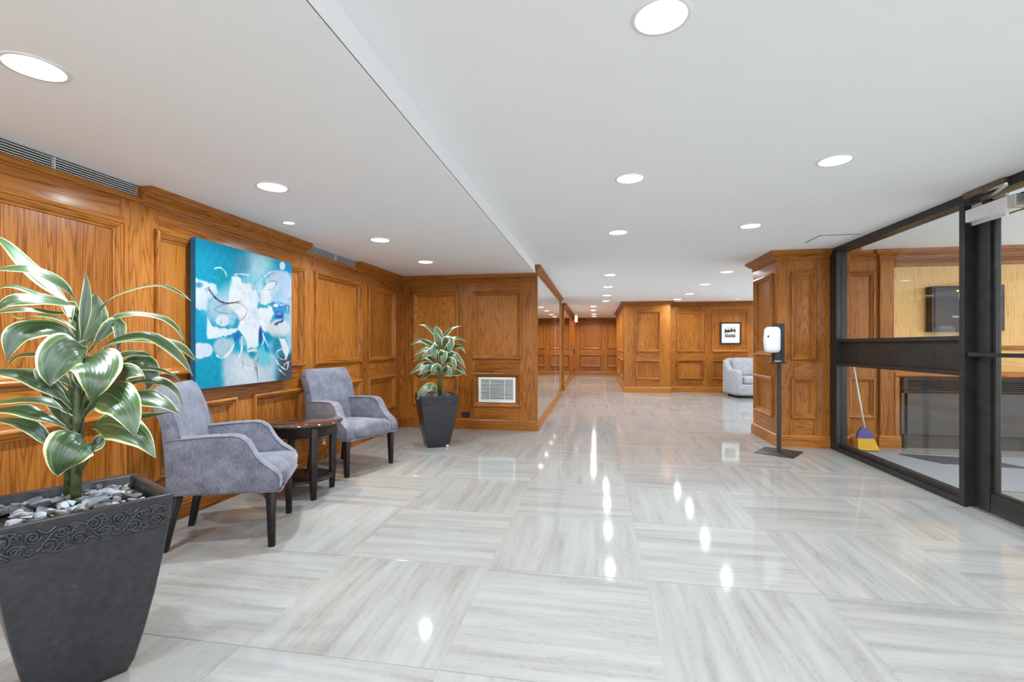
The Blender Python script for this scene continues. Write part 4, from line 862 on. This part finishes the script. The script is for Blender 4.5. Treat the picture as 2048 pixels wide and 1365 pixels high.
BIG = [  # control points in crop pixels with depth offsets, width in crop pixels, facing
    ([(430, 470, .02), (350, 380, .03), (170, 215, .05), (40, 80, .07), (-60, 20, .08)], 78, .55),
    ([(440, 420, 0), (350, 305, -.03), (180, 215, -.07), (0, 215, -.10), (-90, 240, -.12)], 70, .45),
    ([(420, 470, 0), (330, 400, -.02), (190, 345, -.04), (60, 305, -.06), (-60, 340, -.08)], 55, .3),
    ([(450, 425, -.02), (330, 392, -.08), (180, 375, -.14), (50, 390, -.18), (-60, 470, -.20)], 92, .45),
    ([(430, 450, 0), (290, 452, -.05), (150, 432, -.10), (10, 448, -.13), (-80, 480, -.15)], 44, .4),
    ([(430, 560, .02), (330, 490, .02), (220, 465, .03), (120, 480, .04), (60, 470, .04)], 46, .3),
    ([(440, 640, -.02), (458, 500, -.03), (472, 360, -.03), (468, 228, -.02)], 46, .85),
    ([(450, 640, .05), (485, 520, .08), (515, 420, .10), (520, 345, .10)], 165, .95),
    ([(465, 620, .02), (545, 440, 0), (660, 345, -.01), (850, 303, 0), (950, 325, .01), (1052, 392, .02)], 52, .30),
    ([(480, 640, .04), (590, 500, .06), (720, 455, .08), (880, 478, .10), (965, 535, .11), (1016, 628, .12)], 44, .45),
    ([(490, 700, 0), (610, 610, 0), (790, 574, .01), (910, 630, .02), (1000, 715, .03), (1056, 805, .03)], 68, .5),
    ([(560, 640, .04), (760, 590, .06), (900, 610, .07), (1000, 645, .08), (1080, 728, .08)], 58, .55),
    ([(480, 670, .03), (560, 570, .05), (625, 505, .06), (655, 545, .06), (640, 668, .05)], 66, .8),
    ([(435, 620, 0), (350, 555, -.04), (220, 535, -.08), (90, 570, -.12), (36, 710, -.13)], 115, .6),
    ([(420, 720, .04), (300, 690, .06), (150, 680, .07), (80, 700, .07), (30, 762, .06)], 44, .5),
    ([(470, 655, -.05), (400, 648, -.12), (330, 690, -.16), (285, 770, -.18), (272, 856, -.18)], 185, .85),
    ([(470, 700, -.05), (515, 720, -.12), (528, 775, -.17), (518, 850, -.19), (494, 940, -.18)], 205, .95),
    ([(545, 890, -.04), (620, 830, -.07), (700, 775, -.09), (788, 800, -.10)], 112, .75),
    ([(500, 750, .02), (600, 710, .02), (720, 672, .02), (836, 690, .02)], 58, .5),
    ([(620, 740, .06), (720, 715, .08), (800, 725, .09), (828, 800, .09), (795, 885, .08)], 84, .8),
    ([(560, 790, .04), (720, 760, .06), (860, 762, .07), (950, 795, .08), (996, 848, .08)], 26, .5),
    ([(530, 890, -.06), (600, 900, -.12), (668, 955, -.17), (715, 1040, -.18), (738, 1132, -.18)], 175, .95),
    ([(580, 930, 0), (700, 905, .0), (800, 915, -.02), (900, 950, -.03), (978, 1006, -.03)], 100, .65),
    ([(560, 1000, .04), (700, 1020, .05), (820, 1012, .05), (935, 998, .05)], 46, .5),
    ([(500, 1080, -.02), (580, 1062, -.06), (680, 1085, -.09), (780, 1150, -.11), (850, 1248, -.11)], 150, .9),
    ([(430, 1170, .04), (510, 1180, .05), (560, 1135, .06), (594, 1118, .06)], 70, .6),
    ([(450, 1140, -.06), (415, 1155, -.12), (375, 1200, -.15), (340, 1265, -.16), (315, 1342, -.15)], 195, .95),
    ([(400, 980, .0), (290, 870, -.04), (160, 800, -.08), (20, 775, -.11), (-80, 775, -.12)], 100, .5),
    ([(400, 1020, .02), (280, 945, .0), (150, 925, -.02), (20, 940, -.03), (-80, 970, -.04)], 62, .4),
    ([(380, 1090, -.02), (260, 1030, -.06), (130, 985, -.10), (0, 985, -.12), (-80, 1000, -.13)], 84, .45),
    ([(400, 1150, .02), (275, 1160, .0), (190, 1085, -.02), (80, 1045, -.04), (-60, 1035, -.05)], 76, .5),
    ([(560, 830, .06), (720, 820, .08), (880, 825, .09), (960, 880, .10), (1000, 962, .10)], 54, .55),
    ([(520, 850, .05), (640, 855, .06), (770, 825, .07), (895, 835, .07)], 36, .5),
    ([(430, 1050, .04), (370, 960, .05), (320, 870, .06), (300, 800, .06)], 84, .7),
    ([(420, 1130, .06), (350, 1030, .08), (270, 930, .10), (210, 860, .11)], 60, .6),
    ([(450, 1040, .03), (500, 950, .03), (560, 880, .02), (600, 850, .0)], 70, .7),
    ([(430, 900, .08), (360, 820, .12), (260, 780, .15), (120, 850, .17)], 60, .5),
    ([(440, 760, -.02), (420, 700, -.03), (440, 640, -.04), (480, 600, -.04)], 70, .7),
    ([(440, 560, .02), (410, 470, .0), (370, 400, -.02), (390, 500, -.06)], 60, .6),
    ([(450, 880, -.04), (440, 820, -.07), (425, 760, -.09), (410, 710, -.09)], 56, .8),
    ([(400, 860, -.02), (330, 800, -.05), (230, 760, -.07), (205, 830, -.08)], 70, .7)]
for i, (cp, wd, k) in enumerate(BIG):
    add_leaf(p1, INV1, [zp(*c) for c in cp], wd * ZS * 1.08, k, i, wob=.05, fold=.30, petiole=.07 if wd > 140 else .12, wmax=.36 if wd > 140 else .45)
def cane(root, inv, pts, rad):
    mb = MB(); mb.tube(pts, rad, 9); o = obj('stem', mb, STEMM, root); o.data.transform(inv); return o
soil1 = .553 * k1
for (x0, x1, d0, yt, r) in ((410, 432, .0, 440, .011), (365, 400, .03, 700, .009), (425, 470, .02, 620, .008)):
    b = at_depth(x0 / 2.73, 985, D0 + d0); b.z = soil1 - .01; cane(p1, INV1, [b, zp(x0 + (x1 - x0) * .3, 1150, d0), zp(x0 + (x1 - x0) * .7, 850, d0), zp(x1, yt, d0)], [r * 1.25, r * 1.1, r, r * .6])
for pts in ([(430, 1340, 0), (480, 1250, -.01), (520, 1180, 0)], [(400, 1100, .02), (300, 950, .05), (220, 880, .1)], [(440, 1000, 0), (500, 800, .02), (570, 640, .04)], [(445, 900, 0), (480, 760, .0), (510, 690, .0)], [(420, 1150, .0), (460, 1000, -.03), (530, 900, -.06)]):
    cane(p1, INV1, [zp(*p) for p in pts], .0042)
# ---- smaller plant before the end wall
k2 = 1.0
p2 = thing('potted_plant', 'smaller variegated leafy plant in a charcoal pot before the end wall with the vent', 'plant', (-1.80, 5.228, 0), math.radians(30.5), 'potted plants')
make_pot(p2, k2, (0, 1, 2, 3), .0042); stones(p2, k2, 40, .020, .034, .562, 9, .55); stones(p2, k2, 16, .014, .022, .572, 10, .6)
bpy.context.view_layer.update(); INV2 = p2.matrix_world.inverted(); D2 = 5.45
def qp(x, y, d=0.0): return at_depth(x, y, D2 + d)
SMALL = [([(880, 690, 0), (866, 664, -.02), (850, 651, -.03), (835, 650, -.04)], 9, .4), ([(879, 690, 0), (876, 668, .02), (870, 651, .03)], 19, .95), ([(884, 690, 0), (890, 672, .0), (903, 657, .0), (923, 652, .0)], 10, .4),
         ([(884, 705, 0), (897, 683, .03), (915, 675, .04), (933, 684, .05)], 11, .5), ([(878, 715, 0), (860, 690, -.03), (840, 680, -.06), (821, 692, -.08)], 13, .5), ([(878, 712, .02), (866, 692, .04), (850, 682, .05), (838, 690, .05)], 12, .6),
         ([(884, 720, 0), (905, 696, .0), (922, 693, .0), (931, 708, .0)], 11, .5), ([(880, 700, -.02), (878, 686, -.05), (872, 672, -.06), (866, 665, -.06)], 15, .9), ([(885, 700, -.04), (892, 682, -.09), (900, 685, -.12), (899, 706, -.12)], 20, .9),
         ([(880, 725, -.03), (868, 704, -.09), (856, 706, -.12), (842, 722, -.13)], 15, .8), ([(884, 735, -.02), (896, 712, -.06), (912, 712, -.09), (928, 730, -.10)], 14, .8), ([(880, 730, -.05), (884, 708, -.12), (888, 712, -.15), (884, 730, -.15)], 17, .95),
         ([(878, 740, 0), (860, 728, -.05), (842, 732, -.08), (820, 748, -.10)], 14, .6), ([(878, 745, -.02), (860, 735, -.09), (846, 742, -.13), (836, 752, -.14)], 13, .8), ([(885, 745, .0), (905, 732, -.02), (920, 738, -.04), (934, 752, -.05)], 11, .6),
         ([(878, 735, .04), (858, 716, .06), (842, 714, .07), (826, 724, .08)], 11, .6), ([(886, 735, .05), (906, 718, .07), (920, 720, .08), (932, 740, .08)], 11, .6), ([(880, 750, -.06), (876, 735, -.13), (868, 738, -.16), (866, 752, -.16)], 15, .95),
         ([(884, 752, -.05), (892, 738, -.11), (899, 742, -.13), (900, 756, -.13)], 14, .9), ([(882, 715, .04), (872, 692, .08), (860, 690, .1), (848, 702, .1)], 11, .7), ([(884, 712, .05), (898, 692, .08), (908, 690, .1), (922, 702, .1)], 10, .7),
         ([(879, 755, .02), (862, 745, .02), (846, 756, .02), (834, 762, .02)], 10, .6), ([(884, 755, .03), (904, 748, .05), (918, 748, .06), (930, 742, .07)], 10, .6), ([(876, 790, -.05), (868, 773, -.10), (850, 778, -.15), (833, 801, -.17)], 17, .7),
         ([(880, 705, -.03), (872, 694, -.1), (868, 702, -.13), (872, 718, -.13)], 15, .9), ([(884, 728, -.06), (900, 720, -.12), (908, 728, -.14), (910, 742, -.14)], 14, .9), ([(878, 725, .0), (856, 700, .0), (842, 702, -.01), (830, 712, -.02)], 11, .6)]
for i, (cp, wd, k) in enumerate(SMALL):
    add_leaf(p2, INV2, [qp(*c) for c in cp], wd * D2 / FPX * .98, k, 100 + i, nseg=12, wob=.05, fold=.16)
for (xb, xt, d) in ((876, 880, 0), (882, 884, .02), (879, 886, -.02)):
    b = at_depth(xb, 787, D2 + d); b.z = .55; cane(p2, INV2, [b, qp((xb + xt) / 2, 755, d), qp(xt, 690, d)], [.011, .009, .006])
o = obj('drain_plug', MB().box((.085, -.128, .004), (.115, -.105, .022), .004), WHITE, p2); 

# ================================================================== LOUNGE CHAIR (behind the column)
lc = thing('club_chair', 'silver-grey velvet club chair below the framed picture in the lounge', 'armchair', (3.42, 11.47, 0), math.radians(-84))
def cb_(n, c, s, r, fn=None, m=VEL2, nn=7, par=None): return obj(n, MB().rbox(c, s, r, nn, fn), m, par or lc)
obj('plinth', MB().box((-.36, -.34, .0), (.34, .34, .06), .01), BLACK, lc)
cb_('base', (.0, 0, .18), (.86, .80, .26), .04)
for s_ in (1, -1):
    cb_('armrest', (.02, s_ * .385, .335), (.84, .15, .57), .055, lambda x, y, z: (x, y, z + (.21 * max(0, min(1, (-x - .13) / .2)) if z > 0 else 0) - (.0 if z < 0 else .02 * max(0, x))))
cb_('backrest', (-.36, 0, .47), (.19, .80, .78), .07, lambda x, y, z: (x - .10 * max(0, z), y, z))
cb_('seat_cushion', (.07, 0, .385), (.68, .61, .165), .05)
bc = cb_('back_cushion', (-.205, 0, .66), (.20, .60, .42), .08, lambda x, y, z: (x - .22 * z + .03 * (1 - (y / .3) ** 2) * (1 if x > 0 else 0), y, z))
obj('piping', MB().tube([(.44, .46, .605), (.455, .46, .3), (.455, .46, .06)], .005, 6), VEL2, lc)

# ================================================================== SANITISER STAND
ss = thing('sanitizer_stand', 'black floor stand with a white sanitizer dispenser beside the column', 'dispenser', (1.945, 5.53, 0), math.radians(-30))
# base plate corners lie on the floor in the photograph
A, B_, C_, D_ = [Vector(p) for p in ((1.674, 5.465, 0), (1.89, 5.785, 0), (2.205, 5.575, 0), (1.975, 5.235, 0))]
bpy.context.view_layer.update(); INVS = ss.matrix_world.inverted()
def ssobj(n, mb, m, bevel=0.0, par=None):
    o = obj(n, mb, m, par or ss, bevel); o.data.transform(INVS); return o
mb = MB(); mb.loft([[p + Vector((0, 0, z)) for p in (A, D_, C_, B_)] for z in (0, .007)], True, True, False); ssobj('base_plate', mb, BLACKP, .0015)
ssobj('pole', MB().box((1.927, 5.512, .007), (1.963, 5.548, 1.375), .003), BLACKP)
ssobj('pole_foot', MB().box((1.918, 5.503, .007), (1.972, 5.557, .018), .002), BLACKP)
ssobj('back_plate', MB().box((1.865, 5.490, .955), (1.987, 5.508, 1.385), .003), BLACKP)
def disp(x, y, z):
    t = (z + .14) / .28; f = 1 - .16 * max(0, (t - .75) / .25) - .10 * max(0, (.25 - t) / .25)
    return (x - (.012 * (1 - abs(2 * t - 1))) * (1 if x < 0 else 0), y * f, z)
d_ = ssobj('dispenser', MB().rbox((1.845, 5.43, 1.21), (.145, .115, .275), .04, 8, disp), WHITE)
ssobj('sensor_window', MB().lathe([(.0001, .0), (.011, .0), (.012, -.004)], (0, 0, 0), 16).xf(Matrix.Translation((1.790, 5.374, 1.245)) @ Matrix.Rotation(math.pi / 2, 4, 'X')), BLACK, par=d_)
ssobj('nozzle', MB().box((1.872, 5.41, .985), (1.925, 5.46, 1.075), .006), BLACKP, par=d_)
ssobj('drip_tray', MB().box((1.80, 5.36, .962), (1.965, 5.508, .976), .003), BLACKP); ssobj('tray_cup', MB().lathe([(.0001, .977), (.035, .977), (.038, .990), (.036, .990), (.033, .980)], (1.90, 5.43, 0), 24), ALU)

# ================================================================== VESTIBULE THINGS
cm = tag(obj('entrance_carpet', MB().box((2.74, 4.34, 0.0), (5.2, 5.66, .009), .003), CARPET), 'large grey entrance carpet in the vestibule', 'carpet')
mb = MB(); mb.loft([[(x, y, z) for x, y in ((3.128, 5.603), (3.30, 5.225), (3.95, 5.15), (3.80, 5.50))][::-1] for z in (.009, .017)], True, True, False)
tag(obj('door_mat', mb, MATD), 'small charcoal door mat lying on the grey carpet', 'mat')
ic = thing('intercom_panel', 'dark intercom panel with green display and keypad on the vestibule wall', 'intercom', (3.8, 6.0, 1.31))
def ib(n, u0, u1, z0, z1, d0, d1, m, ch=.002): return loc(obj(n, PLV.box(MB(), u0, u1, z0, z1, d0, d1, ch), m, ic), ic)
ib('housing', 3.63, 4.05, 1.30, 1.80, .0, .10, BRONZE); ib('face_plate', 3.655, 4.03, 1.33, 1.78, .10, .106, BLACKP)
ib('display', 3.86, 3.935, 1.735, 1.752, .106, .109, LCD)
for r_ in range(4):
    for c_ in range(3): ib('key', 3.878 + c_ * .019, 3.892 + c_ * .019, 1.710 - r_ * .019, 1.724 - r_ * .019, .106, .110, BUTTON, .001)
for z in (1.455, 1.468): ib('card_slot', 3.82, 3.885, z, z + .005, .106, .109, BUTTON, .001)
db = thing('directory_board', 'black framed directory board with a lit strip right of the intercom', 'notice board', (4.2, 6.0, 1.31))
def db_(n, u0, u1, z0, z1, d0, d1, m, ch=.002): return loc(obj(n, PLV.box(MB(), u0, u1, z0, z1, d0, d1, ch), m, db), db)
for a in ((4.06, 4.11, 1.31, 1.81), (4.31, 4.36, 1.31, 1.81), (4.11, 4.31, 1.31, 1.36), (4.11, 4.31, 1.76, 1.81)): db_('frame', *a, 0, .04, BRONZE)
db_('backing', 4.11, 4.31, 1.36, 1.76, 0, .015, BLACK); db_('lit_strip', 4.225, 4.262, 1.44, 1.68, .015, .022, PHOSPHOR)
br = thing('broom', 'blue and yellow broom leaning in the vestibule corner', 'broom', (2.85, 5.80, 0))
bpy.context.view_layer.update()
def bo(n, mb, m): o = obj(n, mb, m, br); return loc(o, br)
bo('handle', MB().tube([(2.90, 5.78, .24), (2.815, 5.845, .95)], .009, 8), WHITE)
mb = MB(); mb.loft([[(2.895 + a * w_ + dx, 5.785 + b_ * t_, z) for a, b_ in ((-1, -1), (1, -1), (1, 1), (-1, 1))] for z, w_, t_, dx in ((.135, .085, .022, .01), (.20, .068, .02, .004), (.255, .024, .016, -.004))], True, True, False); bo('cap', mb, BLUEP)
mb = MB(); mb.loft([[(2.90 + a * w_ + dx, 5.785 + b_ * t_, z) for a, b_ in ((-1, -1), (1, -1), (1, 1), (-1, 1))] for z, w_, t_, dx in ((.01, .105, .03, .03), (.135, .082, .02, .005))], True, True, False); bo('bristles', mb, YELL)
